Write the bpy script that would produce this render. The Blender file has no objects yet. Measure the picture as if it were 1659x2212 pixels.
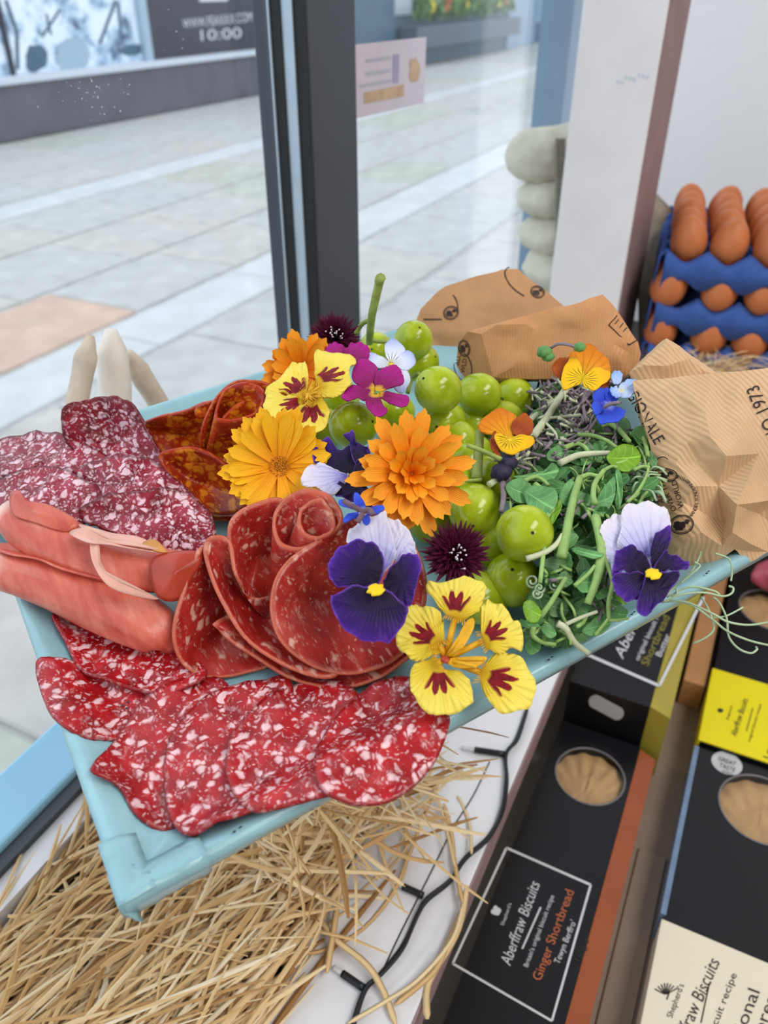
import bpy, bmesh, math, random
import numpy as np
from mathutils import Vector, Matrix, noise
from mathutils.bvhtree import BVHTree
random.seed(7)
scene = bpy.context.scene
COL = scene.collection
ORD = ['first', 'second', 'third', 'fourth', 'fifth', 'sixth', 'seventh', 'eighth', 'ninth', 'tenth', 'eleventh', 'twelfth', 'thirteenth', 'fourteenth', 'fifteenth', 'sixteenth']

# ------------------------------------------------------------------ camera, world, lights, exposure
IW, IH, FPX = 1659.0, 2212.0, 1722.0
PITCH = math.radians(33.53)
CAM = Vector((0, 0, 1.19))
FW = Vector((0, math.cos(PITCH), -math.sin(PITCH)))
RT = Vector((1, 0, 0))
UP = Vector((0, math.sin(PITCH), math.cos(PITCH)))
cd = bpy.data.cameras.new('camera')
cam = bpy.data.objects.new('camera', cd)
COL.objects.link(cam)
cd.sensor_fit = 'HORIZONTAL'
cd.sensor_width = 24.0
cd.lens = 24.0 * FPX / IW
cd.clip_start = 0.01
cd.clip_end = 200
cam.location = CAM
cam.rotation_euler = (math.pi / 2 - PITCH, 0, 0)
cd.dof.use_dof = True
cd.dof.focus_distance = 0.36
cd.dof.aperture_fstop = 10.0
scene.camera = cam

world = bpy.data.worlds.new('overcast_sky')
scene.world = world
world.use_nodes = True
bg = world.node_tree.nodes['Background']
bg.inputs[0].default_value = (0.86, 0.93, 1.0, 1)
bg.inputs[1].default_value = 1.25

scene.view_settings.view_transform = 'Standard'
scene.view_settings.look = 'None'
scene.view_settings.gamma = 1.0
scene.view_settings.use_curve_mapping = False
scene.view_settings.exposure = 0.4

# street / window axes: E1 runs along the street, E2 points into the shop
AZ = math.radians(26.0)
E1 = Vector((math.sin(AZ), math.cos(AZ), 0))
E2 = Vector((math.cos(AZ), -math.sin(AZ), 0))
ROOM_ROT = math.pi / 2 - AZ      # local x along E1, local y along -E2
def RM(s, t, z):                  # room point: s along the street, t into the shop
    return E1 * s + E2 * t + Vector((0, 0, z))
WIN_T = -0.439                    # window plane

def area_light(name, loc, sx, sy, power, color):
    ld = bpy.data.lights.new(name, 'AREA')
    ld.shape = 'RECTANGLE'; ld.size = sx; ld.size_y = sy
    ld.energy = power; ld.color = color
    o = bpy.data.objects.new(name, ld)
    o.location = loc
    o.rotation_euler = (0, 0, ROOM_ROT)
    COL.objects.link(o)
    return o
area_light('added_fill_light', RM(0.2, 0.9, 2.52), 1.3, 0.6, 18, (1.0, 0.96, 0.9))  # unseen lamps added as fill to keep the interior lit
area_light('added_fill_light', RM(-1.2, 1.9, 2.52), 1.3, 0.6, 18, (1.0, 0.96, 0.9))

# ------------------------------------------------------------------ pixel rays (layout arithmetic only)
def ray(u, v):
    return FW + RT * ((u - IW / 2) / FPX) - UP * ((v - IH / 2) / FPX)
def P(u, v, z):
    d = ray(u, v)
    return CAM + d * ((z - CAM.z) / d.z)
def DP(u, v, depth):
    return CAM + ray(u, v) * depth
def ONP(u, v, p0, n):
    d = ray(u, v)
    return CAM + d * ((p0 - CAM).dot(n) / d.dot(n))

# ------------------------------------------------------------------ object helpers
WM = {}
def link(o, M=None, parent=None):
    COL.objects.link(o)
    M = M or Matrix.Identity(4)
    WM[o.name] = M
    if parent is not None:
        o.parent = parent
        o.matrix_basis = WM[parent.name].inverted() @ M
    else:
        o.matrix_basis = M
    return o
def tag(o, label=None, cat=None, group=None, kind=None):
    if label: o['label'] = label
    if cat: o['category'] = cat
    if group: o['group'] = group
    if kind: o['kind'] = kind
    return o
def empty(name, M, label=None, cat=None, group=None, kind=None):
    if isinstance(M, Vector): M = Matrix.Translation(M)
    o = bpy.data.objects.new(name, None)
    o.empty_display_size = 0.01
    link(o, M)
    return tag(o, label, cat, group, kind)
def mesh_obj(name, verts, faces, mat, M=None, parent=None, smooth=True, attrs=None):
    me = bpy.data.meshes.new(name)
    me.from_pydata([tuple(v) for v in verts], [], faces)
    if attrs:
        for k, vals in attrs.items():
            a = me.attributes.new(k, 'FLOAT', 'POINT')
            a.data.foreach_set('value', np.asarray(vals, dtype=np.float32))
    if smooth:
        me.polygons.foreach_set('use_smooth', [True] * len(me.polygons))
    if mat is not None: me.materials.append(mat)
    me.update()
    o = bpy.data.objects.new(name, me)
    return link(o, M, parent)
def share(name, me, M, parent=None):
    return link(bpy.data.objects.new(name, me), M, parent)
def world_mesh(name, verts, faces, mat, parent=None, smooth=False, attrs=None, base=None):
    """mesh given in world coordinates; its origin is put at its base"""
    V = [Vector(v) for v in verts]
    if base is None:
        lo = min(v.z for v in V)
        c = sum(V, Vector()) / len(V)
        base = Vector((c.x, c.y, lo))
    return mesh_obj(name, [v - base for v in V], faces, mat, Matrix.Translation(base), parent, smooth, attrs)
def bevel(o, w, seg=2):
    m = o.modifiers.new('bevel', 'BEVEL'); m.width = w; m.segments = seg; m.limit_method = 'ANGLE'
    return o
def solidify(o, t, off=-1):
    m = o.modifiers.new('thickness', 'SOLIDIFY'); m.thickness = t; m.offset = off
    return o
def room_box(name, s0, s1, t0, t1, z0, z1, mat, parent=None, bev=0.0, label=None, cat=None, kind=None, group=None):
    """box aligned with the street; s along it, t into the shop"""
    base = RM((s0 + s1) / 2, (t0 + t1) / 2, z0)
    M = Matrix.Translation(base) @ Matrix.Rotation(ROOM_ROT, 4, 'Z')
    a, b, h = (s1 - s0) / 2, (t1 - t0) / 2, z1 - z0
    v = [(-a, -b, 0), (a, -b, 0), (a, b, 0), (-a, b, 0), (-a, -b, h), (a, -b, h), (a, b, h), (-a, b, h)]
    f = [(3, 2, 1, 0), (4, 5, 6, 7), (0, 1, 5, 4), (1, 2, 6, 5), (2, 3, 7, 6), (3, 0, 4, 7)]
    o = mesh_obj(name, v, f, mat, M, parent, smooth=False)
    if bev: bevel(o, bev)
    return tag(o, label, cat, group, kind)
def spline(pts, n, closed=False):
    """Catmull-Rom through pts, n samples"""
    A = np.array([tuple(p) for p in pts], dtype=float)
    m = len(A)
    if closed:
        seg = m; idx = lambda i: A[i % m]
    else:
        seg = m - 1
        idx = lambda i: (2 * A[0] - A[1]) if i < 0 else ((2 * A[-1] - A[-2]) if i >= m else A[i])
    out = []
    for k in range(n):
        t = k / n * seg if closed else k / (n - 1) * seg
        i = min(int(t), seg - 1); x = t - i
        p0, p1, p2, p3 = idx(i - 1), idx(i), idx(i + 1), idx(i + 2)
        out.append(0.5 * ((2 * p1) + (-p0 + p2) * x + (2 * p0 - 5 * p1 + 4 * p2 - p3) * x * x + (-p0 + 3 * p1 - 3 * p2 + p3) * x ** 3))
    return out
def tube_data(pts, radii, sides=8, flat=1.0, upv=None, jitter=0.0, caps=True, lump=None):
    """closed tube along pts (Vectors); flat squashes it along its normal"""
    n = len(pts)
    V, Fc = [], []
    pts = [Vector(p) for p in pts]
    ref = Vector(upv) if upv else Vector((0, 0, 1))
    for i, p in enumerate(pts):
        t = (pts[min(i + 1, n - 1)] - pts[max(i - 1, 0)]).normalized()
        s = t.cross(ref)
        if s.length < 1e-4: s = t.cross(Vector((0.3, 1, 0.2)))
        s.normalize(); w = s.cross(t).normalized()
        r = radii[i] if hasattr(radii, '__len__') else radii
        for k in range(sides):
            a = 2 * math.pi * k / sides
            rr = r * (1 + (lump(i / (n - 1), a) if lump else 0))
            V.append(p + s * (rr * math.cos(a)) + w * (rr * flat * math.sin(a)))
    for i in range(n - 1):
        for k in range(sides):
            a = i * sides + k; b = i * sides + (k + 1) % sides
            Fc.append((a, b, b + sides, a + sides))
    if caps:
        Fc.append(tuple(range(sides - 1, -1, -1)))
        Fc.append(tuple((n - 1) * sides + k for k in range(sides)))
    return V, Fc
def join(datas):
    V, Fc = [], []
    for v, f in datas:
        o = len(V); V += list(v); Fc += [tuple(i + o for i in q) for q in f]
    return V, Fc

# ------------------------------------------------------------------ materials
class NT:
    def __init__(s, name):
        s.m = bpy.data.materials.new(name); s.m.use_nodes = True
        s.t = s.m.node_tree; s.b = s.t.nodes['Principled BSDF']
    def n(s, typ, **kw):
        x = s.t.nodes.new('ShaderNode' + typ)
        for k, v in kw.items(): setattr(x, k, v)
        return x
    def l(s, a, b): s.t.links.new(a, b)
    def set(s, node, **kw):
        for k, v in kw.items(): node.inputs[k.replace('_', ' ')].default_value = v
    def coord(s, kind='Object', scale=None, rot=None):
        c = s.n('TexCoord').outputs[kind]
        if scale or rot:
            mp = s.n('Mapping')
            if scale: mp.inputs['Scale'].default_value = scale
            if rot: mp.inputs['Rotation'].default_value = rot
            s.l(c, mp.inputs['Vector']); c = mp.outputs[0]
        return c
    def noise(s, vec, scale, detail=3, rough=0.55, out='Fac'):
        x = s.n('TexNoise'); x.inputs['Scale'].default_value = scale
        x.inputs['Detail'].default_value = detail; x.inputs['Roughness'].default_value = rough
        s.l(vec, x.inputs['Vector']); return x.outputs[0 if out == 'Fac' else 1]
    def ramp(s, fac, stops, interp='LINEAR'):
        x = s.n('ValToRGB'); x.color_ramp.interpolation = interp
        els = x.color_ramp.elements
        while len(els) < len(stops): els.new(0.5)
        for e, (p, c) in zip(els, stops):
            e.position = p; e.color = (*c, 1) if hasattr(c, '__len__') else (c, c, c, 1)
        s.l(fac, x.inputs[0]); return x.outputs[0]
    def mix(s, fac, a, b, mode='MIX'):
        x = s.n('Mix', data_type='RGBA', blend_type=mode)
        for sock, val in ((x.inputs[0], fac), (x.inputs[6], a), (x.inputs[7], b)):
            if hasattr(val, 'is_output'): s.l(val, sock)
            elif hasattr(val, '__len__'): sock.default_value = (*val, 1)
            else: sock.default_value = val
        return x.outputs[2]
    def math(s, op, a, b=0.0, clamp=False):
        x = s.n('Math', operation=op); x.use_clamp = clamp
        for i, val in enumerate((a, b)):
            if hasattr(val, 'is_output'): s.l(val, x.inputs[i])
            else: x.inputs[i].default_value = val
        return x.outputs[0]
    def attr(s, name):
        return s.n('Attribute', attribute_name=name).outputs['Fac']
    def bump(s, h, strength=0.3, dist=0.001):
        x = s.n('Bump'); x.inputs['Strength'].default_value = strength; x.inputs['Distance'].default_value = dist
        s.l(h, x.inputs['Height']); s.l(x.outputs[0], s.b.inputs['Normal'])
    def base(s, c):
        if hasattr(c, 'is_output'): s.l(c, s.b.inputs['Base Color'])
        else: s.b.inputs['Base Color'].default_value = (*c, 1)
    def fin(s, rough=0.5, spec=0.5, metal=0, sss=0, sss_r=(1, .4, .2), sss_s=0.004, coat=0, trans=0, ior=1.45):
        i = s.b.inputs
        i['Roughness'].default_value = rough; i['Specular IOR Level'].default_value = spec
        i['Metallic'].default_value = metal; i['Coat Weight'].default_value = coat
        i['Coat Roughness'].default_value = 0.12
        i['Transmission Weight'].default_value = trans; i['IOR'].default_value = ior
        if sss:
            i['Subsurface Weight'].default_value = sss
            i['Subsurface Radius'].default_value = sss_r; i['Subsurface Scale'].default_value = sss_s
        return s.m
def srgb(r, g, b):
    f = lambda c: (c / 255 / 12.92) if c <= 10 else ((c / 255 + 0.055) / 1.055) ** 2.4
    return (f(r), f(g), f(b))
def plain(name, c, rough=0.5, var=0.12, scale=40, spec=0.5, bump=0, bscale=200, **kw):
    n = NT(name)
    co = n.coord()
    fac = n.noise(co, scale, 4)
    d = tuple(x * (1 - var) for x in c); e = tuple(min(1, x * (1 + var)) for x in c)
    n.base(n.ramp(fac, [(0.3, d), (0.7, e)]))
    if bump: n.bump(n.noise(co, bscale, 4), bump, 0.001)
    return n.fin(rough, spec, **kw)

def salami_mat(name, reds, fat, scale, casing, fat_thr=0.34, rough=0.3, streak=1.0, rim0=0.955):
    n = NT(name)
    co = n.coord(scale=(1, streak, 1))
    dist = n.noise(co, 130, 2, out='Color')
    off = n.n('VectorMath', operation='SCALE'); n.l(dist, off.inputs[0]); off.inputs['Scale'].default_value = 0.011
    add = n.n('VectorMath', operation='ADD'); n.l(co, add.inputs[0]); n.l(off.outputs[0], add.inputs[1])
    def cells(sc, lo, hi):
        v = n.n('TexVoronoi'); v.inputs['Scale'].default_value = sc
        n.l(add.outputs[0], v.inputs['Vector'])
        # random size per cell
        sz = n.n('SeparateColor'); n.l(v.outputs['Color'], sz.inputs[0])
        thr = n.math('MULTIPLY_ADD', sz.outputs[0], 0.34); thr.node.inputs[2].default_value = lo
        x = n.math('SUBTRACT', thr, v.outputs['Distance'])
        return n.math('MULTIPLY', x, hi, True)
    big = cells(scale, fat_thr - 0.16, 5.0)
    small = cells(scale * 2.1, fat_thr - 0.2, 4.5)
    marb = n.ramp(n.noise(n.coord(scale=(1, streak * .5, 1)), scale * 1.5, 4, 0.7), [(0.56, 0.0), (0.72, 0.55)])
    mask = n.math('MAXIMUM', n.math('MAXIMUM', big, n.math('MULTIPLY', small, 0.7)), marb)
    red = n.ramp(n.noise(co, 90, 4), [(0.3, reds[0]), (0.55, reds[1]), (0.75, reds[2])])
    fatc = n.ramp(n.noise(co, 160, 3), [(0.35, tuple(x * .72 for x in fat)), (0.65, fat)])
    c = n.mix(mask, red, fatc)
    rim = n.ramp(n.attr('rad'), [(rim0, 0.0), (min(.99, rim0 + .04), 1.0)])
    c = n.mix(n.math('MULTIPLY', rim, 0.65), c, casing)
    n.base(c)
    n.bump(n.math('ADD', mask, n.math('ADD', n.noise(co, 400, 3), n.math('MULTIPLY', n.noise(co, 70, 3), 2.0))), 0.3, 0.0008)
    return n.fin(rough, 0.45, sss=0.1, sss_r=(1, .25, .2), sss_s=0.003, coat=0.12)

M = {}
M['salami'] = salami_mat('fine_salami', [srgb(128, 8, 16), srgb(176, 20, 30), srgb(204, 44, 50)], srgb(250, 206, 212), 215, srgb(140, 16, 22), 0.38, 0.36)
M['salami_pink'] = salami_mat('mottled_salami', [srgb(98, 8, 24), srgb(146, 24, 48), srgb(178, 58, 84)], srgb(246, 210, 224), 250, srgb(92, 10, 20), 0.42, 0.36, rim0=0.92)
M['rose_salami'] = salami_mat('rose_salami', [srgb(136, 22, 22), srgb(176, 46, 40), srgb(196, 82, 64)], srgb(232, 176, 160), 190, srgb(216, 124, 96), 0.26, 0.3, 0.5)
M['chorizo'] = salami_mat('chorizo', [srgb(120, 22, 8), srgb(170, 48, 12), srgb(196, 74, 14)], srgb(230, 140, 30), 170, srgb(186, 52, 24), 0.44, 0.32, 0.7)

def petal_mat(name, stops, vein=None, veinf=26.0, veins=0.35, vlim=(0.05, 0.75), rough=0.55, edge=None):
    n = NT(name)
    pr, pa = n.attr('pr'), n.attr('pa')
    jit = n.math('MULTIPLY', n.math('SUBTRACT', n.noise(n.coord(), 260, 3), 0.5), 0.22)
    c = n.ramp(n.math('ADD', pr, jit), stops)
    st = n.math('SINE', n.math('MULTIPLY', pa, veinf))
    st2 = n.math('SINE', n.math('MULTIPLY', pa, veinf * 2.3))
    if vein is not None:
        m = n.math('MULTIPLY', n.ramp(st, [(0.55, 0.0), (0.95, 1.0)]), n.ramp(pr, [(vlim[0], 1.0), (vlim[1], 0.0)]))
        c = n.mix(n.math('MULTIPLY', m, veins), c, vein)
    if edge is not None:
        c = n.mix(n.ramp(n.attr('rad'), [(0.93, 0.0), (0.99, 0.8)]), c, edge)
    n.base(c)
    n.bump(n.math('ADD', n.math('MULTIPLY', st2, 0.4), n.noise(n.coord(), 500, 3)), 0.35, 0.0005)
    return n.fin(rough, 0.3, sss=0.1, sss_r=(.6, .6, .6), sss_s=0.002)
def nasturtium_mat(name):
    n = NT(name)
    pr, pa = n.attr('pr'), n.attr('pa')
    co = n.coord()
    yel = n.ramp(n.math('ADD', pr, n.math('MULTIPLY', n.noise(co, 200, 3), 0.3)),
                 [(0.1, srgb(216, 160, 16)), (0.45, srgb(236, 202, 50)), (0.95, srgb(244, 222, 96))])
    spikes = n.math('MULTIPLY', n.math('ABSOLUTE', n.math('SINE', n.math('MULTIPLY', pa, 9.0))), 0.24)
    jag = n.math('MULTIPLY', n.math('SUBTRACT', n.noise(co, 320, 2), 0.5), 0.22)
    thr = n.math('SUBTRACT', n.math('ADD', n.math('ADD', spikes, jag), 0.44), n.math('MULTIPLY', n.math('ABSOLUTE', pa), 0.22))
    m1 = n.math('MULTIPLY', n.math('SUBTRACT', thr, pr), 26.0, True)
    m2 = n.math('MULTIPLY', n.math('SUBTRACT', pr, 0.16), 20.0, True)
    m3 = n.math('MULTIPLY', n.math('SUBTRACT', 0.62, n.math('ABSOLUTE', pa)), 9.0, True)
    m = n.math('MULTIPLY', n.math('MULTIPLY', m1, m2), m3)
    mar = n.ramp(n.noise(co, 300, 3), [(0.3, srgb(92, 8, 24)), (0.7, srgb(150, 16, 34))])
    n.base(n.mix(m, yel, mar))
    st = n.math('SINE', n.math('MULTIPLY', pa, 44.0))
    n.bump(n.math('ADD', n.math('MULTIPLY', st, 0.3), n.noise(co, 220, 4)), 0.6, 0.0012)
    return n.fin(0.5, 0.3, sss=0.1, sss_r=(.8, .6, .2), sss_s=0.002)
M['nasturtium'] = nasturtium_mat('yellow_nasturtium')
M['pansy_purple'] = petal_mat('deep_purple_pansy', [(0.05, srgb(16, 3, 28)), (0.55, srgb(28, 6, 62)), (0.86, srgb(52, 14, 112)), (1.0, srgb(84, 34, 154))], srgb(18, 4, 34), 30, 0.6, edge=srgb(120, 70, 190))
M['pansy_white'] = petal_mat('pale_lilac_pansy', [(0.1, srgb(96, 84, 190)), (0.4, srgb(188, 186, 232)), (0.95, srgb(228, 222, 238))], srgb(104, 92, 180), 34, 0.55, (0.1, 0.9), edge=srgb(240, 232, 236))
M['pansy_eye'] = plain('pansy_yellow_eye', srgb(246, 206, 20), 0.6)
M['primrose'] = petal_mat('magenta_primrose', [(0.0, srgb(236, 190, 40)), (0.16, srgb(226, 170, 40)), (0.26, srgb(128, 6, 80)), (1.0, srgb(172, 20, 134))], srgb(110, 0, 74), 18, 0.4, (0.3, 1.0))
M['viola_blue'] = petal_mat('white_blue_viola', [(0.05, srgb(236, 224, 120)), (0.2, srgb(236, 238, 246)), (0.7, srgb(206, 214, 244)), (1.0, srgb(160, 176, 232))], srgb(40, 34, 96), 24, 0.95, (0.25, 0.5))
M['viola_orange'] = petal_mat('orange_viola', [(0.1, srgb(240, 170, 20)), (0.6, srgb(226, 138, 14)), (1.0, srgb(204, 110, 10))], srgb(130, 46, 8), 26, 0.5, (0.3, 1.0))
M['viola_yellow'] = petal_mat('yellow_viola_face', [(0.1, srgb(250, 206, 20)), (1.0, srgb(240, 176, 14))], srgb(50, 14, 6), 20, 1.0, (0.35, 0.6))
M['viola_rust'] = petal_mat('rust_viola', [(0.1, srgb(190, 90, 14)), (0.5, srgb(150, 58, 12)), (1.0, srgb(176, 84, 16))], srgb(90, 24, 6), 22, 0.6)
M['blue_petal'] = petal_mat('bright_blue_petal', [(0.05, srgb(150, 160, 230)), (0.3, srgb(40, 60, 190)), (1.0, srgb(58, 92, 222))], srgb(24, 20, 120), 20, 0.5)
M['pale_blue_petal'] = petal_mat('pale_blue_petal', [(0.05, srgb(236, 230, 150)), (0.25, srgb(190, 208, 244)), (1.0, srgb(140, 176, 240))], srgb(90, 110, 200), 20, 0.3)
M['cal_yellow'] = petal_mat('yellow_calendula', [(0.0, srgb(244, 150, 8)), (0.5, srgb(250, 178, 14)), (1.0, srgb(252, 192, 30))], srgb(222, 128, 4), 13, 0.4, (0.1, 1.0))
M['cal_orange'] = petal_mat('orange_calendula', [(0.0, srgb(240, 110, 10)), (0.5, srgb(250, 146, 16)), (1.0, srgb(252, 172, 44))], srgb(226, 98, 8), 13, 0.45, (0.1, 1.0))
M['cal_disc'] = plain('calendula_disc', srgb(206, 128, 10), 0.7, 0.35, 600)
M['corn'] = petal_mat('burgundy_cornflower', [(0.0, srgb(34, 4, 20)), (0.5, srgb(62, 8, 34)), (1.0, srgb(94, 20, 56))], None)
M['stamen_white'] = plain('pale_stamen', srgb(214, 206, 216), 0.6)
M['bud_purple'] = plain('dark_purple_bud', srgb(44, 36, 66), 0.6, 0.4, 300)
M['sepal'] = plain('green_sepal', srgb(96, 150, 84), 0.6, 0.25, 200)
M['sepal_hairy'] = plain('purplish_sepal', srgb(116, 90, 104), 0.8, 0.3, 300)
M['claw'] = plain('petal_claw_gold', srgb(226, 170, 22), 0.5, 0.15, 200)

def grape_mat():
    n = NT('green_grape_skin')
    co = n.coord()
    a = n.noise(co, 60, 4)
    c = n.ramp(a, [(0.3, srgb(140, 158, 14)), (0.5, srgb(168, 186, 30)), (0.72, srgb(196, 210, 76))])
    bloom = n.ramp(n.noise(co, 110, 5, 0.7), [(0.55, 0.0), (0.8, 1.0)])
    c = n.mix(n.math('MULTIPLY', bloom, 0.3), c, srgb(206, 222, 150))
    n.base(c)
    r = n.ramp(bloom, [(0.0, 0.16), (1.0, 0.42)])
    m = n.fin(0.2, 0.5, sss=0.55, sss_r=(.7, .9, .12), sss_s=0.006)
    n.l(r, n.b.inputs['Roughness'])
    return m
M['grape'] = grape_mat()
M['scar'] = plain('grape_scar', srgb(58, 44, 20), 0.8)
M['stalk'] = plain('grape_stalk', srgb(150, 168, 84), 0.6, 0.25, 160)
def leaf_mat(name, a, b, rough=0.42):
    n = NT(name)
    co = n.coord()
    pr, pa = n.attr('pr'), n.attr('pa')
    c = n.ramp(n.noise(co, 120, 4), [(0.3, a), (0.7, b)])
    mid = n.math('MULTIPLY', n.math('SUBTRACT', 0.05, n.math('ABSOLUTE', pa)), 30.0, True)
    side = n.ramp(n.math('SINE', n.math('ADD', n.math('MULTIPLY', n.math('ABSOLUTE', pa), 16.0), n.math('MULTIPLY', pr, -26.0))), [(0.85, 0.0), (1.0, 1.0)])
    v = n.math('MAXIMUM', mid, n.math('MULTIPLY', side, 0.45))
    n.base(n.mix(n.math('MULTIPLY', v, 0.6), c, tuple(min(1, x * 1.9 + .03) for x in b)))
    n.bump(n.math('ADD', v, n.noise(co, 300, 3)), 0.3, 0.0006)
    return n.fin(rough, 0.4, sss=0.08, sss_r=(.4, .8, .2), sss_s=0.002)
M['leaf'] = leaf_mat('pea_leaf', srgb(70, 122, 70), srgb(112, 168, 102))
M['leaf_bright'] = leaf_mat('bright_pea_leaf', srgb(92, 140, 30), srgb(126, 172, 46))
M['leaf_dark'] = leaf_mat('micro_leaf', srgb(60, 100, 60), srgb(98, 142, 86))
M['leaf_purple'] = leaf_mat('purple_micro_leaf', srgb(78, 64, 78), srgb(124, 110, 122))
M['stem_green'] = plain('pale_green_stem', srgb(150, 186, 108), 0.5, 0.2, 100)
M['stem_pale'] = plain('whitish_stem', srgb(198, 204, 172), 0.5, 0.15, 100)
M['stem_purple'] = plain('purple_stem', srgb(132, 118, 128), 0.55, 0.25, 120)
M['tendril'] = plain('tendril_green', srgb(172, 196, 160), 0.5, 0.15, 100)

def kraft(name, c, rot=0.3, freq=520.0):
    n = NT(name)
    co = n.coord()
    d = n.noise(co, 26, 5, 0.6)
    col = n.ramp(d, [(0.3, tuple(x * .84 for x in c)), (0.7, tuple(min(1, x * 1.12) for x in c))])
    w = n.n('TexWave', wave_type='BANDS', bands_direction='X'); w.inputs['Scale'].default_value = freq / 2.6
    w.inputs['Distortion'].default_value = 0.6; w.inputs['Detail'].default_value = 1
    n.l(n.coord(rot=(0.2, 0.1, rot)), w.inputs['Vector'])
    col = n.mix(n.math('MULTIPLY', w.outputs[1], 0.11), col, tuple(x * .66 for x in c))
    n.base(col)
    n.bump(n.math('ADD', n.math('MULTIPLY', w.outputs[1], 0.3), n.noise(co, 60, 5)), 0.35, 0.002)
    return n.fin(0.55, 0.35)
M['kraft'] = kraft('brown_kraft_paper', srgb(196, 148, 104), 0.5)
M['kraft2'] = kraft('ribbed_kraft_paper', srgb(210, 152, 102), 1.2)
M['kraft3'] = kraft('pale_kraft_paper', srgb(222, 182, 140), -0.1)
M['ink'] = plain('dark_brown_ink', srgb(52, 34, 34), 0.6)
M['white_print'] = plain('white_print', srgb(214, 214, 220), 0.5, 0.05)
M['copper_print'] = plain('copper_print', srgb(196, 108, 70), 0.5, 0.08)
M['gold_print'] = plain('gold_print', srgb(140, 134, 60), 0.5, 0.08)
M['black_print'] = plain('black_print', srgb(40, 36, 34), 0.5, 0.05)

def tray_mat():
    n = NT('pale_blue_waxed_paper')
    co = n.coord()
    a = n.noise(co, 16, 5, 0.6)
    c = n.ramp(a, [(0.28, srgb(132, 174, 186)), (0.55, srgb(150, 196, 208)), (0.75, srgb(168, 210, 220))])
    n.base(c)
    n.bump(n.noise(co, 22, 6, 0.65), 0.35, 0.004)
    return n.fin(0.3, 0.5, coat=0.2)
M['tray'] = tray_mat()
M['speck'] = plain('dark_speck', srgb(52, 56, 60), 0.6)

def ham_mat():
    n = NT('prosciutto')
    co = n.coord()
    a = n.noise(n.coord(scale=(3.4, 0.7, 1.5), rot=(0, 0, -0.6)), 34, 5, 0.6)
    c = n.ramp(a, [(0.22, srgb(168, 58, 50)), (0.42, srgb(200, 88, 74)), (0.6, srgb(218, 116, 96)), (0.78, srgb(232, 160, 140))])
    f = n.ramp(n.attr('fat'), [(0.35, 0.0), (0.8, 1.0)])
    c = n.mix(n.math('MULTIPLY', f, 0.85), c, srgb(244, 216, 206))
    n.base(c)
    n.bump(a, 0.35, 0.002)
    return n.fin(0.32, 0.5, sss=0.15, sss_r=(1, .4, .3), sss_s=0.004)
M['ham'] = ham_mat()
M['ham_fat'] = plain('ham_fat', srgb(230, 172, 158), 0.35, 0.1, 80, sss=0.2, sss_r=(1, .6, .5), sss_s=0.004)
M['ham_tan'] = plain('ham_rind_tan', srgb(206, 142, 74), 0.4, 0.15, 90)
M['ham_dark'] = plain('dark_ham', srgb(176, 62, 44), 0.33, 0.25, 90)

def straw_mat(name, cols):
    n = NT(name)
    c = n.ramp(n.attr('hue'), [(i / (len(cols) - 1), k) for i, k in enumerate(cols)])
    g = n.noise(n.coord(), 300, 3)
    n.base(n.mix(n.math('MULTIPLY', g, 0.2), c, tuple(x * .55 for x in cols[1])))
    return n.fin(0.55, 0.3)
M['straw'] = straw_mat('straw', [srgb(150, 106, 58), srgb(206, 164, 110), srgb(230, 198, 146), srgb(242, 220, 178), srgb(249, 236, 210)])
# ------------------------------------------------------------------ text and prints lying on surfaces
_tx = {}
def glyphs(s):
    if s in _tx: return _tx[s]
    cu = bpy.data.curves.new('tmp', 'FONT'); cu.body = s; cu.size = 1.0; cu.resolution_u = 3
    o = bpy.data.objects.new('tmp', cu); COL.objects.link(o)
    dg = bpy.context.evaluated_depsgraph_get()
    me = o.evaluated_get(dg).to_mesh()
    V = [(v.co.x, v.co.y) for v in me.vertices]; Fc = [tuple(p.vertices) for p in me.polygons]
    o.evaluated_get(dg).to_mesh_clear()
    bpy.data.objects.remove(o); bpy.data.curves.remove(cu)
    _tx[s] = (V, Fc); return V, Fc
def text_px(s, u, v, ang, size, shear=0.0, center=False, wide=1.0, span=None):
    V, Fc = glyphs(s)
    w = max(p[0] for p in V); x0 = min(p[0] for p in V)
    if span: wide = span / (size * (w - x0))
    a = math.radians(ang); ca, sa = math.cos(a), math.sin(a)
    off = (w + x0) / 2 if center else x0
    out = []
    for x, y in V:
        X = ((x - off) + shear * y) * size * wide; Y = y * size
        out.append((u + X * ca + Y * sa, v + X * sa - Y * ca))
    return out, Fc
def arc_text(s, cu, cv, rad, a0, a1, size, ry=1.0, inward=False):
    V, Fc = [], []
    n = len(s)
    for i, ch in enumerate(s):
        if ch == ' ': continue
        t = math.radians(a0 + (a1 - a0) * (i / max(1, n - 1)))
        x, y = cu + rad * math.cos(t), cv + rad * ry * math.sin(t)
        ang = math.degrees(math.atan2(ry * math.cos(t), -math.sin(t)))
        if a1 < a0: ang += 180
        v, f = text_px(ch, x, y, ang, size, center=True)
        o = len(V); V += v; Fc += [tuple(k + o for k in q) for q in f]
    return V, Fc
def ring_px(cu, cv, rx, ry, w, ang=0, n=28, a0=0, a1=360):
    V, Fc = [], []
    a = math.radians(ang)
    full = (a1 - a0) >= 360
    m = n if full else n + 1
    for k in range(m):
        t = math.radians(a0 + (a1 - a0) * k / n)
        for q in (0, w):
            x, y = (rx - q) * math.cos(t), (ry - q) * math.sin(t)
            V.append((cu + x * math.cos(a) - y * math.sin(a), cv + x * math.sin(a) + y * math.cos(a)))
    for k in range(n):
        j = (k + 1) % m
        Fc.append((2 * k, 2 * j, 2 * j + 1, 2 * k + 1))
    return V, Fc
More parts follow.
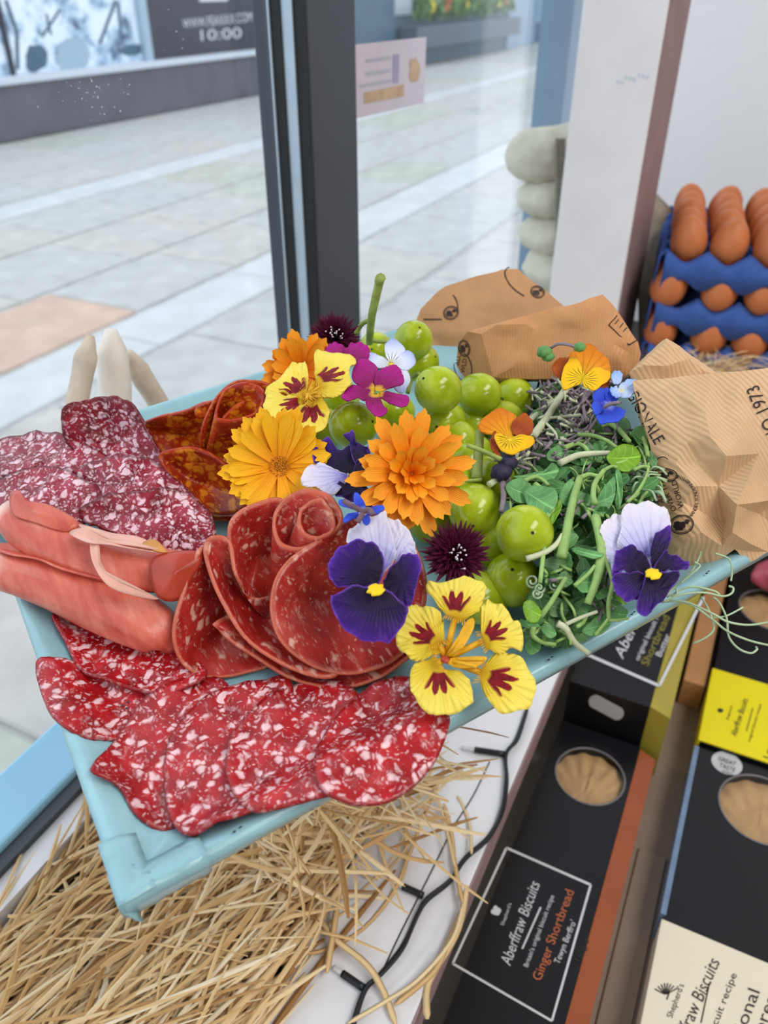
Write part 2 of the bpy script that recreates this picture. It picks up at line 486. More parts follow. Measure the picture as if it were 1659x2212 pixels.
def blob_px(cu, cv, rx, ry, ang=0, n=14, jag=0.25, seed=1):
    rnd = random.Random(seed); V = [(cu, cv)]; Fc = []; a = math.radians(ang)
    for k in range(n):
        t = 2 * math.pi * k / n; r = 1 - jag * rnd.random()
        x, y = rx * r * math.cos(t), ry * r * math.sin(t)
        V.append((cu + x * math.cos(a) - y * math.sin(a), cv + x * math.sin(a) + y * math.cos(a)))
    Fc = [(0, 1 + k, 1 + (k + 1) % n) for k in range(n)]
    return V, Fc
def quad_px(pts):
    return list(pts), [tuple(range(len(pts)))]
def line_px(a, b, w):
    d = Vector((b[0] - a[0], b[1] - a[1])); nrm = Vector((-d.y, d.x)).normalized() * (w / 2)
    return [(a[0] + nrm.x, a[1] + nrm.y), (b[0] + nrm.x, b[1] + nrm.y), (b[0] - nrm.x, b[1] - nrm.y), (a[0] - nrm.x, a[1] - nrm.y)], [(0, 1, 2, 3)]
def bvh_of(o):
    Mx = WM[o.name]
    return BVHTree.FromPolygons([Mx @ v.co for v in o.data.vertices], [tuple(p.vertices) for p in o.data.polygons])
def decal(name, datas, mat, parent, target=None, plane=None, off=0.0004):
    """print lying on a surface: target mesh object, or plane (point, normal)"""
    V, Fc = join(datas)
    pts = []; bv = bvh_of(target) if target is not None else None
    last = None
    for (u, v) in V:
        d = ray(u, v).normalized(); loc = None
        if bv is not None:
            loc, nr, i, dist = bv.ray_cast(CAM, d)
            if loc is not None:
                if nr.dot(d) > 0: nr = -nr
                pts.append(loc + nr * off); last = dist; continue
            pts.append(CAM + d * ((last or 0.5))); continue
        p0, n = plane
        if n.dot(d) > 0: n = -n
        pts.append(ONP(u, v, p0, n) + n * off)
    base = sum(pts, Vector()) / len(pts)
    return mesh_obj(name, [p - base for p in pts], Fc, mat, Matrix.Translation(base), parent, smooth=False)

# ------------------------------------------------------------------ street outside
M['paving'] = plain('grey_paving', srgb(190, 190, 188), 0.85, 0.12, 7, bump=0.3, bscale=40)
M['paving2'] = plain('warm_grey_paving', srgb(194, 190, 186), 0.85, 0.12, 7, bump=0.3, bscale=40)
M['paving3'] = plain('mossy_paving', srgb(186, 188, 178), 0.85, 0.16, 6, bump=0.3, bscale=40)
M['paving_red'] = plain('terracotta_paving', srgb(206, 176, 160), 0.85, 0.14, 5, bump=0.3, bscale=40)
M['kerb'] = plain('pale_kerb', srgb(204, 206, 208), 0.8, 0.08, 5, bump=0.2, bscale=40)
M['joint'] = plain('paving_joint', srgb(182, 182, 179), 0.9, 0.2, 10)
def spt(u, v, z=0.0):
    p = P(u, v, z); return p.dot(E1), p.dot(E2)
FAC_T = -6.5
base = RM(9, FAC_T / 2, -0.05)
floor = room_box('street_pavement', -6, 34, -12, WIN_T - 0.06, -0.06, -0.012, M['joint'], kind='structure', label='grey paved street outside the shop window')
slab_me = {}
def slab(mat, ls, lt, name):
    key = (mat, round(ls, 3), round(lt, 3))
    if key not in slab_me:
        bm = bmesh.new(); bmesh.ops.create_cube(bm, size=1)
        for v in bm.verts: v.co = Vector((v.co.x * ls, v.co.y * lt, (v.co.z + 0.5) * 0.03 - 0.03))
        bmesh.ops.bevel(bm, geom=[e for e in bm.edges if all(v.co.z > -0.01 for v in e.verts)], offset=0.006, segments=1, affect='EDGES')
        me = bpy.data.meshes.new(name); bm.to_mesh(me); bm.free(); me.materials.append(M[mat]); slab_me[key] = me
    return slab_me[key]
s_r, t_r = spt(70, 680)
rows = [(-6.45, .62, 's'), (-5.8, .62, 's'), (-5.15, .55, 's'), (-4.57, .3, 'k'), (-4.24, .6, 's'), (-3.61, .6, 's'), (-2.98, .52, 's'), (-2.43, .32, 'k'), (-2.08, .55, 's'), (-1.5, .55, 's'), (-0.92, .48, 's')]
rr = random.Random(3)
for t0, w, kd in rows:
    ln = 0.92 if kd == 'k' else 0.74
    s = -0.6 + rr.random() * 0.5
    while s < (15 if t0 < -4 else 9):
        sc, tc = s + ln / 2, t0 + w / 2
        mat = 'kerb' if kd == 'k' else rr.choice(['paving', 'paving', 'paving2', 'paving', 'paving2', 'paving3'])
        if kd == 's' and abs(sc - s_r) < 0.5 and abs(tc - t_r) < 0.45: mat = 'paving_red'
        M4 = Matrix.Translation(RM(sc, tc, -0.002 * rr.random())) @ Matrix.Rotation(ROOM_ROT, 4, 'Z')
        share('kerb_stone' if kd == 'k' else 'paving_slab', slab(mat, ln - 0.012, w - 0.012, 'paving_slab'), M4, floor)
        s += ln

# opposite shop fronts, all standing on the line t = FAC_T
def FP(u, v):
    p = ONP(u, v, RM(0, FAC_T, 0), E2); return p.dot(E1), p.z
M['riser'] = plain('dark_grey_stone', srgb(96, 94, 104), 0.6, 0.16, 4)
M['ledge_light'] = plain('pale_stone_ledge', srgb(206, 212, 224), 0.5, 0.05)
M['sign_dark'] = plain('dark_sign_panel', srgb(38, 40, 56), 0.3, 0.1)
M['teal'] = plain('slate_blue_paint', srgb(66, 96, 118), 0.5, 0.1, 3)
M['teal_light'] = plain('pale_blue_grey_paint', srgb(126, 152, 176), 0.5, 0.1, 3)
M['frame_blue'] = plain('pale_shop_frame', srgb(160, 182, 200), 0.4, 0.06)
M['flower_box'] = plain('dark_slate_planter', srgb(70, 84, 104), 0.5, 0.1)
def poster_mat():
    n = NT('blue_white_window_graphic')
    co = n.coord(scale=(1, 1, 1))
    a = n.noise(co, 3.2, 5, 0.65)
    n.base(n.ramp(a, [(0.36, srgb(70, 88, 116)), (0.43, srgb(150, 178, 206)), (0.52, srgb(222, 236, 248)), (0.7, srgb(236, 244, 252))]))
    return n.fin(0.25, 0.5)
M['poster'] = poster_mat()
def fac_box(name, u0, u1, vref, z0, z1, depth, mat, parent=None, out=0.0, **kw):
    s0, _ = FP(u0, vref); s1, _ = FP(u1, vref)
    return room_box(name, s0, s1, FAC_T - depth + out, FAC_T + out, z0, z1, mat, parent, **kw)
_, z_l = FP(300, 135)          # ledge height
shop = empty('shop_front', RM(6.5, FAC_T, 0), 'dark grey shop front with pale window graphic across the street', 'building')
sL = 2.5; sM, _ = FP(585, 150); sP, _ = FP(322, 60); sS, _ = FP(-140, 100)
room_box('stall_riser', sL, sM + 2.2, FAC_T - 0.25, FAC_T, 0, z_l - 0.06, M['riser'], shop)
room_box('window_ledge', sL, sM + 2.2, FAC_T - 0.25, FAC_T + 0.05, z_l - 0.06, z_l, M['ledge_light'], shop, bev=0.01)
gp = room_box('window_graphic', sL, sP - 0.06, FAC_T - 0.14, FAC_T - 0.1, z_l, z_l + 2.2, M['poster'], shop)
room_box('window_post', sP - 0.06, sP + 0.06, FAC_T - 0.16, FAC_T - 0.04, z_l, z_l + 2.2, M['frame_blue'], shop)
room_box('window_post', FP(35, 120)[0] - 0.02, FP(35, 120)[0] + 0.02, FAC_T - 0.13, FAC_T - 0.07, z_l, z_l + 2.2, M['sign_dark'], shop)
sign = room_box('sign_panel', sP + 0.06, sM + 2.2, FAC_T - 0.16, FAC_T - 0.08, z_l, z_l + 2.2, M['sign_dark'], shop)
pl = (RM(0, FAC_T - 0.08, 0), E2)
pg = (RM(0, FAC_T - 0.1, 0), E2)
decal('lettering', [text_px('WWW.FEAXXX.COM', 395, 62, -6, 30, span=152), text_px('10:00', 434, 88, -4, 34, span=88), quad_px([(430, -6), (492, -12), (492, 2), (430, 4)])], M['white_print'], sign, plane=pl, off=0.004)
decal('white_disc', [blob_px(158, 120, 36, 40, 0, 24, 0.03)], M['frame_blue'], gp, plane=pg, off=0.004)
decal('dark_branches', [line_px((12, 0), (36, 70), 8), (line_px((36, 70), (38, 150), 8)), line_px((250, 0), (215, 95), 7), line_px((90, 80), (130, 20), 6), blob_px(75, 125, 30, 34, 10, 14, .4, 4), blob_px(285, 108, 34, 16, -8, 12, .3, 5), line_px((110, 75), (100, 30), 5), line_px((255, 5), (262, 80), 6)], M['teal'], gp, plane=pg, off=0.003)

shop2 = empty('blue_shop_front', RM(15, FAC_T, 0), 'slate blue shop front with a flower box, behind the window card', 'building')
sA, _ = FP(770, 90); sB, _ = FP(852, 80); sC, _ = FP(1092, 80); sD, _ = FP(1150, 80); sE, _ = FP(1235, 70)
zt = 4.0
room_box('pillar', sM + 2.2, sB, FAC_T - 0.4, FAC_T, 0, zt, M['teal'], shop2)
room_box('stall_riser', sB, sC, FAC_T - 0.4, FAC_T - 0.02, 0, 0.75, M['teal'], shop2)
zb = FP(970, 75)[1]
room_box('window', sB, sC, FAC_T - 0.4, FAC_T - 0.3, 0.75, zt, M['ledge_light'], shop2)
for k in range(3):
    ss = sB + (sC - sB) * (k + 1) / 4
    room_box('glazing_bar', ss - 0.06, ss + 0.06, FAC_T - 0.32, FAC_T - 0.24, 0.75, zt, M['teal'], shop2)
room_box('pillar', sC, sD, FAC_T - 0.4, FAC_T + 0.05, 0, zt, M['teal_light'], shop2)
room_box('door_panel', sD, sE + 6, FAC_T - 0.5, FAC_T - 0.1, 0, zt, M['teal'], shop2)
room_box('pale_panel', sD + 0.4, sE + 6, FAC_T - 0.12, FAC_T - 0.06, 0.4, zt, M['teal_light'], shop2)
z_pb = FP(970, 62)[1]
planter = room_box('flower_planter', sB + 0.1, sC - 0.1, FAC_T + 0.06, FAC_T + 0.36, 0.28, max(0.6, z_pb - 0.1), M['flower_box'], None, 0.01, 'dark slate flower box below the far blue shop window', 'planter')
ptop = max(0.6, z_pb - 0.1)
M['fl_yellow'] = plain('yellow_bloom', srgb(226, 206, 40), 0.6); M['fl_red'] = plain('rust_bloom', srgb(176, 90, 40), 0.6); M['fl_green'] = plain('planter_leaf', srgb(92, 136, 66), 0.6, 0.3, 8)
rr = random.Random(5)
for k in range(16):
    s = sB + 0.3 + (sC - sB - 0.6) * (k + .5) / 16
    bm = bmesh.new()
    for q in range(30):
        m4 = Matrix.Translation(Vector((rr.uniform(-.11, .11), rr.uniform(-.05, .05), rr.uniform(0.12, .36)))) @ Matrix.Rotation(rr.random() * 6, 4, 'Z') @ Matrix.Rotation(rr.random() * 2, 4, 'X')
        vs = [bm.verts.new(m4 @ Vector(c)) for c in ((-.05, 0, 0), (0, -.11, .02), (.05, 0, 0), (0, .11, .02))]
        bm.faces.new(vs)
    kind = ['fl_green', 'fl_green', 'fl_yellow', 'fl_green', 'fl_red'][k % 5]
    me = bpy.data.meshes.new('bedding_plant'); bm.to_mesh(me); bm.free(); me.materials.append(M['fl_green'])
    pt = share('bedding_plant', me, Matrix.Translation(RM(s, FAC_T + 0.21, ptop)) @ Matrix.Rotation(ROOM_ROT, 4, 'Z'))
    tag(pt, '%s bedding plant in the far flower box, %s from the left' % ({'fl_green': 'leafy green', 'fl_yellow': 'yellow flowering', 'fl_red': 'rust flowering'}[['fl_green', 'fl_green', 'fl_yellow', 'fl_green', 'fl_red'][k % 5]], ORD[k]), 'plant', 'bedding plants in the far flower box')
    if kind != 'fl_green':
        d = []
        for q in range(6):
            c = Vector((rr.uniform(-.14, .14), rr.uniform(-.06, .06), rr.uniform(.2, .4)))
            d.append(([c + Vector((.08 * math.cos(a), .03, .08 * math.sin(a))) for a in [i * math.pi / 4 for i in range(8)]] + [c + Vector((0, -.05, 0))], [(i, (i + 1) % 8, 8) for i in range(8)]))
        V, Fc = join(d)
        mesh_obj('bloom', V, Fc, M[kind], WM[pt.name], pt)

# ------------------------------------------------------------------ window, sill, post, room shell
M['mullion'] = plain('charcoal_frame', srgb(62, 66, 76), 0.45, 0.08, 12)
M['gasket'] = plain('black_gasket', srgb(22, 24, 28), 0.5)
M['lit_alu'] = plain('lit_pale_aluminium', srgb(176, 196, 214), 0.35, 0.06, metal=0.3)
M['blue_sill'] = plain('sky_blue_sill', srgb(150, 204, 234), 0.4, 0.05, 10)
M['white_wood'] = plain('white_painted_wood', srgb(226, 226, 232), 0.45, 0.04, 30, bump=0.1, bscale=30)
M['pinkish'] = plain('bare_edge_wood', srgb(150, 122, 124), 0.7, 0.12, 30)
M['post_white'] = plain('white_post_paint', srgb(240, 241, 248), 0.55, 0.04, 14, bump=0.25, bscale=14)
M['wall'] = plain('white_wall_paint', srgb(240, 243, 249), 0.7, 0.03, 3)
M['room_wall'] = plain('cream_wall_paint', srgb(222, 216, 206), 0.8, 0.03, 3)
M['shop_floor'] = plain('shop_floor', srgb(120, 104, 90), 0.6, 0.15, 5)
def glass_mat():
    n = NT('window_glass'); t = n.t
    tr = n.n('BsdfTransparent'); gl = n.n('BsdfGlossy'); gl.inputs['Roughness'].default_value = 0.02
    fr = n.n('LayerWeight'); fr.inputs['Blend'].default_value = 0.5
    fac = n.math('MULTIPLY_ADD', n.math('POWER', fr.outputs['Facing'], 5.0), 0.5); fac.node.inputs[2].default_value = 0.025
    mx = n.n('MixShader'); n.l(fac, mx.inputs[0]); n.l(tr.outputs[0], mx.inputs[1]); n.l(gl.outputs[0], mx.inputs[2])
    tr.inputs[0].default_value = (0.97, 0.985, 0.99, 1)
    t.nodes.remove(n.b)
    n.l(mx.outputs[0], t.nodes['Material Output'].inputs[0])
    return n.m
M['glass'] = glass_mat()
def s_on(u, v, t): return ONP(u, v, RM(0, t, 0), E2).dot(E1)
def t_on(u, v, s): return ONP(u, v, RM(s, 0, 0), E1).dot(E2)
ZS = 0.68
TI_ = WIN_T + 0.035
ms0, ms1 = s_on(680, 422, TI_), s_on(775, 422, TI_)
win = empty('window_1', RM(0.6, WIN_T, ZS), None, None, None, 'structure')
win['label'] = 'charcoal framed shop window looking onto the street'
room_box('mullion', ms0, ms1, WIN_T - 0.02, TI_, ZS, 2.4, M['mullion'], win, 0.002)
tt = [t_on(u, 422, ms0 - 0.004) for u in (676, 654, 633, 614, 611)]
tt[0] = min(tt[0], TI_ - 0.001)
cols = ['gasket', 'lit_alu', 'gasket', 'lit_alu']
names = ['gasket', 'lit_side_strip', 'gasket', 'frame_lip']  # wide pale strip: window light on the mullion side, put into its colour
for k in range(4):
    room_box(names[k], ms0 - 0.004 - 0.002 * k, ms0, min(tt[k], tt[k + 1]), max(tt[k], tt[k + 1]), ZS, 2.4, M[cols[k]], win)
room_box('bottom_rail', -1.6, 2.2, WIN_T - 0.006, WIN_T + 0.045, ZS - 0.09, ZS, M['blue_sill'], win, 0.003)
room_box('rail_gasket', -1.6, 2.2, WIN_T + 0.045, WIN_T + 0.056, ZS - 0.09, ZS - 0.006, M['mullion'], win)
room_box('inner_bead', -1.6, 2.2, WIN_T + 0.056, WIN_T + 0.075, ZS - 0.09, ZS - 0.012, M['white_wood'], win)
room_box('top_rail', -1.6, 2.2, WIN_T - 0.02, WIN_T + 0.035, 2.4, 2.46, M['mullion'], win)
room_box('glass_pane', -1.6, ms0 - 0.004, WIN_T - 0.004, WIN_T, ZS, 2.4, M['glass'], win)
room_box('glass_pane', ms1, 1.55, WIN_T - 0.004, WIN_T, ZS, 2.4, M['glass'], win)
room_box('frame_post', 1.55, 1.62, WIN_T - 0.02, WIN_T + 0.035, ZS, 2.4, M['teal_light'], win)
room_box('wall_front', -2.6, 2.2, WIN_T - 0.06, WIN_T + 0.075, 0, ZS - 0.09, M['room_wall'], kind='structure')
room_box('wall_front_top', -2.6, 2.2, WIN_T - 0.06, WIN_T + 0.075, 2.46, 2.6, M['room_wall'], kind='structure')
room_box('floor', -2.6, 2.2, WIN_T + 0.075, 3.6, -0.05, 0.0, M['shop_floor'], kind='structure')
room_box('ceiling', -2.6, 2.2, WIN_T - 0.06, 3.6, 2.6, 2.65, M['wall'], kind='structure')
room_box('wall_back', -2.6, 2.2, 3.6, 3.7, 0, 2.6, M['room_wall'], kind='structure')
room_box('wall_left', -2.7, -2.6, WIN_T - 0.06, 3.7, 0, 2.6, M['room_wall'], kind='structure')
WR = 1.62
room_box('wall_right', WR, WR + 0.1, -0.26, 3.6, 0, 2.6, M['wall'], kind='structure')
for (s, t, w_) in ((0.2, 0.9, 'nearer the window display'), (-1.2, 1.9, 'deeper inside the shop')):
    L_ = empty('added_fill_lamp', RM(s, t, 2.53), 'added unseen ceiling fill lamp ' + w_, 'lamp', 'added fill lamps')
    room_box('fill_lamp_housing', s - 0.7, s + 0.7, t - 0.34, t + 0.34, 2.535, 2.6, M['wall'], L_)  # housings of the added fill lamps, out of view
# white corner post (front face 8.8 cm, 15 cm deep)
pa = Vector((0.21, 1.0, 0)); s_p, t_p = pa.dot(E1), pa.dot(E2)
post = room_box('white_post', s_p, s_p + 0.15, t_p, t_p + 0.0883, 0.76, 2.6, M['post_white'], None, 0.003, 'white painted square timber post between the windows', 'post')
room_box('side_face', s_p + 0.004, s_p + 0.146, t_p + 0.0883, t_p + 0.0893, 0.765, 2.6, M['pinkish'], post)
M['smudge'] = plain('pale_blue_smudge', srgb(206, 220, 234), 0.6, 0.05)
decal('paint_smudge', [blob_px(1335 + 9 * k, 176 - 2.0 * k + 5 * math.sin(k * 2.1), 6, 4, 20 * k, 8, .5, k) for k in range(8)], M['smudge'], post, plane=(RM(s_p, 0, 0), E1), off=.0004)
# window card stuck on the glass
M['card'] = plain('pinkish_card', srgb(208, 198, 210), 0.5, 0.04, 20)
M['card_purple'] = plain('card_lilac_print', srgb(158, 154, 186), 0.5, 0.08)
M['card_tan'] = plain('card_tan_print', srgb(196, 164, 132), 0.5, 0.15, 60)
M['card_grey'] = plain('card_grey_print', srgb(178, 178, 192), 0.5, 0.05)
wpl = (RM(0, WIN_T, 0), E2)
def on_win(u, v, off): return ONP(u, v, wpl[0] + E2 * off, E2)
q = [on_win(u, v, 0.0012) for u, v in ((766, 97), (921, 80), (916, 222), (771, 256))]
qb = [p - E2 * 0.001 for p in q]
card = world_mesh('window_card', q + qb, [(0, 1, 2, 3), (7, 6, 5, 4), (0, 4, 5, 1), (1, 5, 6, 2), (2, 6, 7, 3), (3, 7, 4, 0)], M['card'])
tag(card, 'pale pink printed card stuck to the window glass beside the mullion', 'card')
wp2 = (RM(0, WIN_T + 0.0012, 0), E2)
decal('printed_block', [quad_px([(848, 118), (862, 117), (861, 178), (848, 180)])], M['card_purple'], card, plane=wp2)
decal('printed_picture', [blob_px(895, 150, 14, 36, 0, 14, .4, 3), quad_px([(786, 200), (872, 182), (872, 208), (786, 224)])], M['card_tan'], card, plane=wp2)
decal('printed_lines', [line_px((790, 132), (842, 124), 7), line_px((790, 160), (842, 152), 7), line_px((776, 186), (845, 174), 6)], M['card_grey'], card, plane=wp2)
# water marks on the glass
rr = random.Random(11); d = []
for k in range(46):
    if k < 40: u, v = rr.gauss(190, 45), rr.gauss(205, 35)
    else: u, v = rr.gauss(375, 25), rr.gauss(70, 40)
    r = rr.choice([0.8, 1.0, 1.6]); d.append(blob_px(u, v, r, r * rr.uniform(1, 2.4), 0, 6, .3, k))
M['drop'] = plain('dried_water_mark', srgb(222, 230, 238), 0.3)
tag(decal('water_marks', d, M['drop'], win, plane=wpl), kind='stuff')

# ------------------------------------------------------------------ ledge, shelf, straw
ZL = 0.65
KL = (1.19 - ZL) / 0.425
LT0, LT1 = -0.137 * KL, -0.070 * KL
ledge = room_box('white_ledge_board', -0.3, 0.95, LT0, LT1, ZL - 0.03, ZL, M['white_wood'], None, 0.002, 'narrow white painted ledge board carrying the black light cable', 'board')
room_box('edge_strip', -0.3, 0.95, LT1, LT1 + 0.0014, ZL - 0.03, ZL - 0.001, M['pinkish'], ledge)
M['dark_tray'] = plain('dark_trough', srgb(46, 40, 36), 0.7, 0.2)
room_box('straw_trough', -0.3, 1.6, WIN_T + 0.077, LT0 - 0.003, ZL - 0.06, ZL - 0.02, M['dark_tray'], None, 0, 'dark shallow trough under the straw along the window', 'trough')
M['shelf'] = plain('grey_brown_shelf', srgb(142, 124, 108), 0.45, 0.12, 12)
ZB = 0.575; ZSH = 0.535
KB = (1.19 - ZB) / 0.5
room_box('display_shelf', -0.3, 1.6, LT1 + 0.004, 0.75, ZSH - 0.03, ZSH, M['shelf'], None, 0.002, 'grey brown display shelf under the biscuit boxes', 'shelf')
room_box('shelf_cabinet', -0.3, 1.6, WIN_T + 0.077, 0.74, 0.0, ZSH - 0.032, M['room_wall'], None, 0, 'cream cabinet carrying the window display', 'cabinet')
room_box('rear_display_shelf', 1.06, 1.6, LT1 + 0.004, 0.74, ZSH + 0.002, 0.778, M['shelf'], None, 0.002, 'raised shelf under the egg trays', 'shelf')

def ribbon(p, w, nseg=6, lift=0.35):
    """flattened folded strand along the points p (Vectors)"""
    V, Fc = [], []
    n = len(p)
    for i in range(n):
        t = (p[min(i + 1, n - 1)] - p[max(i - 1, 0)]).normalized()
        s = t.cross(Vector((0, 0, 1)))
        if s.length < 1e-3: s = Vector((1, 0, 0))
        s.normalize(); up = s.cross(t)
        k = 1 if 0 < i < n - 1 else 0.45
        V += [p[i] - s * (w / 2 * k), p[i] + up * (w * lift * k), p[i] + s * (w / 2 * k), p[i] - up * (w * 0.12 * k)]
    for i in range(n - 1):
        for k in range(4):
            a, b = i * 4 + k, i * 4 + (k + 1) % 4
            Fc.append((a, b, b + 4, a + 4))
    return V, Fc
def straw_bed(name, count, region, label, zfun, seed, lens=(0.05, 0.16), dirs=(0, 0.5), wid=(0.0012, 0.0042), clip=None):
    rr = random.Random(seed); D_, hue = [], []
    for k in range(count):
        s, t = region(rr)
        a = rr.gauss(dirs[0], dirs[1])
        ln = rr.uniform(*lens); bend = rr.gauss(0, 0.5)
        z = zfun(s, t) + rr.uniform(-0.012, 0.014)
        pts = []; x, y = s, t
        tilt = rr.gauss(0, 0.07)
        for i in range(6):
            pts.append(RM(x, y, z + tilt * (i - 2.5) * ln / 5 + 0.006 * math.sin(i * 0.6 + k)))
            x += math.cos(a) * ln / 5; y += math.sin(a) * ln / 5; a += bend / 5
        if clip is not None and max(q.dot(E2) for q in pts) > clip + (0.05 if rr.random() < .06 else 0): continue
        d = ribbon(pts, rr.choice([rr.uniform(*wid), rr.uniform(wid[0], wid[1] * 0.6)]))
        D_.append(d); hue += [min(1, max(0, rr.gauss(0.5, 0.24)))] * len(d[0])
    V, Fc = join(D_)
    o = world_mesh(name, V, Fc, M['straw'], attrs={'hue': hue})
    return tag(o, label, 'straw', kind='stuff')
TRX = []   # filled by the tray
def under_tray(s, t):
    # the straw is heaped up below the middle of the tray and carries it
    p = RM(s, t, 0); q = TRAY_I @ Vector((p.x, p.y, 0.95))
    fx = min(max((q.x - 0.05) / 0.08, 0), 1) * min(max((0.46 - q.x) / 0.08, 0), 1)
    fy = min(max((q.y - 0.05) / 0.06, 0), 1) * min(max((0.25 - q.y) / 0.06, 0), 1)
    return fx * fy
# ------------------------------------------------------------------ the tray and its frame
def tray_frame():
    az = math.radians(58.88); tx, ty = 0.0813, 0.0574
    ex = Vector((math.sin(az), math.cos(az), tx)).normalized()
    ey0 = Vector((-math.cos(az), math.sin(az), 0))
    ez = Vector((0, 0, 1)) - ey0 * ty
    ez = (ez - ex * ez.dot(ex)).normalized(); ey = ez.cross(ex)
    o = P(284, 2006, 0.936)
    return Matrix(((ex.x, ey.x, ez.x, o.x), (ex.y, ey.y, ez.y, o.y), (ex.z, ey.z, ez.z, o.z), (0, 0, 0, 1)))
TRAY = tray_frame(); TRAY_I = TRAY.inverted()
TL, TW, TH, TF = 0.355, 0.293, 0.014, 0.005
_o = TRAY_I @ CAM; _R = TRAY_I.to_3x3()
def L(u, v, z):
    d = _R @ ray(u, v)
    return _o + d * ((z - _o.z) / d.z)
def surf(x, y):
    e = min(x, TL - x, y, TW - y)
    if e >= 0.022: return TF
    if e <= 0.004: return TH + 0.0005 + (0.25 * e if e < 0 else 0)
    k = (0.022 - e) / 0.018
    return TF + (TH - TF) * k * k * (3 - 2 * k)
def conf(off):
    def f(u, v):
        z = 0.01
        for _ in range(6):
            p = L(u, v, z); z = surf(p.x, p.y) + off
        return z
    return f
def rounded_ring(inset, z, rad, nseg=6, wob=0.0):
    x0, x1, y0, y1 = inset, TL - inset, inset, TW - inset
    out = []
    for cx, cy, a0 in ((x1 - rad, y1 - rad, 0), (x0 + rad, y1 - rad, 90), (x0 + rad, y0 + rad, 180), (x1 - rad, y0 + rad, 270)):
        for k in range(nseg + 1):
            a = math.radians(a0 + 90 * k / nseg)
            out.append(Vector((cx + rad * math.cos(a), cy + rad * math.sin(a), z)))
    # points along the straight sides
    res = []
    n = len(out)
    for i in range(n):
        a, b = out[i], out[(i + 1) % n]
        res.append(a)
        if (b - a).length > 0.05:
            m = int((b - a).length / 0.012)
            res += [a.lerp(b, k / m) for k in range(1, m)]
    return res
prof = [(0.0225, TF - 0.0002, .012), (0.018, TF + .001, .011), (0.012, TF + .005, .009), (0.0075, TH - .001, .007), (0.005, TH + .0004, .006), (0.0028, TH + .0003, .005), (0.0012, TH - .0012, .004), (0.0006, TH - .003, .003), (0.0022, TH - .007, .003), (0.0050, 0.0008, .003), (0.0065, 0.0, .003)]
def tray_build():
    rings = []
    cnt = None
    for ins, z, rad in prof:
        # identical point count on every ring: resample
        r = rounded_ring(ins, z, rad)
        if cnt is None: cnt = len(rounded_ring(0, 0, .003))
        A = np.array([tuple(p) for p in r]); A2 = np.vstack([A, A[:1]])
        dl = np.r_[0, np.cumsum(np.linalg.norm(np.diff(A2, axis=0), axis=1))]
        # keep corner alignment by sampling the outermost ring's parameter per quadrant
        rings.append((A2, dl))
    outer = rounded_ring(0, 0, .003); V = []; Fc = []
    n = len(outer)
    nrs = []
    for (A2, dl), (ins, z, rad) in zip(rings, prof):
        row = []
        for p in outer:
            # scale the outer point toward the ring (inset rectangle), corners follow
            x = min(max(p.x, ins + (0.0 if rad else 0)), TL - ins); y = min(max(p.y, ins), TW - ins)
            # round the corner
            for cx, cy, sx, sy in ((ins + rad, ins + rad, -1, -1), (TL - ins - rad, ins + rad, 1, -1), (ins + rad, TW - ins - rad, -1, 1), (TL - ins - rad, TW - ins - rad, 1, 1)):
                dx, dy = (x - cx) * sx, (y - cy) * sy
                if dx > 0 and dy > 0:
                    l = math.hypot(dx, dy)
                    if l > rad: x = cx + sx * dx / l * rad; y = cy + sy * dy / l * rad
            q = Vector((x, y, z))
            nz = noise.noise(Vector((x * 40, y * 40, z * 60)))
            cr = max(0, 1 - math.hypot(x, y) / 0.05)
            q.z += 0.0004 * nz + (0.0022 * cr * noise.noise(Vector((x * 160, y * 160, 3))) if 0.004 < z else 0)
            row.append(q)
        nrs.append(row)
    for row in nrs: V += row
    for r in range(len(nrs) - 1):
        for k in range(n):
            a, b = r * n + k, r * n + (k + 1) % n
            Fc.append((a, a + n, b + n, b))
    # floor grid inside the first ring: fan of inner rings
    c = Vector((TL / 2, TW / 2, 0))
    prev = 0
    for j, fct in enumerate((0.9, 0.75, 0.55, 0.3)):
        st = len(V)
        for k in range(n):
            p = nrs[0][k]; q = c + (p - c) * fct
            q.z = TF + 0.0005 * noise.noise(Vector((q.x * 25, q.y * 25, 1)))
            V.append(q)
        for k in range(n):
            a, b = prev + k, prev + (k + 1) % n
            Fc.append((a, b, st + (k + 1) % n, st + k))
        prev = st
    Fc.append(tuple(prev + k for k in range(n)))
    last = (len(nrs) - 1) * n
    Fc.append(tuple(last + k for k in range(n - 1, -1, -1)))
    return V, Fc
tray = empty('serving_tray', TRAY, 'pale blue shallow serving tray with folded corners holding the meats and flowers', 'tray')
V, Fc = tray_build()
tb = mesh_obj('tray_body', V, Fc, M['tray'], TRAY, tray)
# crumpled folded corner at the near left
rr = random.Random(2); V = []; Fc = []
nx, ny = 12, 9
for j in range(ny):
    for i in range(nx):
        a, b = i / (nx - 1), j / (ny - 1)
        x = -0.0006 + 0.030 * a; y = 0.0
        # a folded flap wrapping over the rim near the corner
        t = b * 0.026
        if t < 0.013: yy, zz = -0.0006 + .0046 * (1 - t / .013), 0.0005 + t * 1.02
        else:
            yy = (t - 0.013) * 0.9; zz = surf(max(x, 0.004), max(yy, .004)) + 0.0009
        wz = 0.0011 * noise.noise(Vector((a * 7, b * 4, 7))) + 0.0009 * abs(noise.noise(Vector((a * 13, b * 3, 2))))
        V.append(Vector((x, yy - abs(wz) * (1 if t < 0.013 else 0.2), zz + (wz if t >= 0.013 else 0))))
for j in range(ny - 1):
    for i in range(nx - 1):
        k = j * nx + i; Fc.append((k, k + 1, k + nx + 1, k + nx))
solidify(mesh_obj('folded_corner', V, Fc, M['tray'], TRAY, tray), 0.0006, 0)
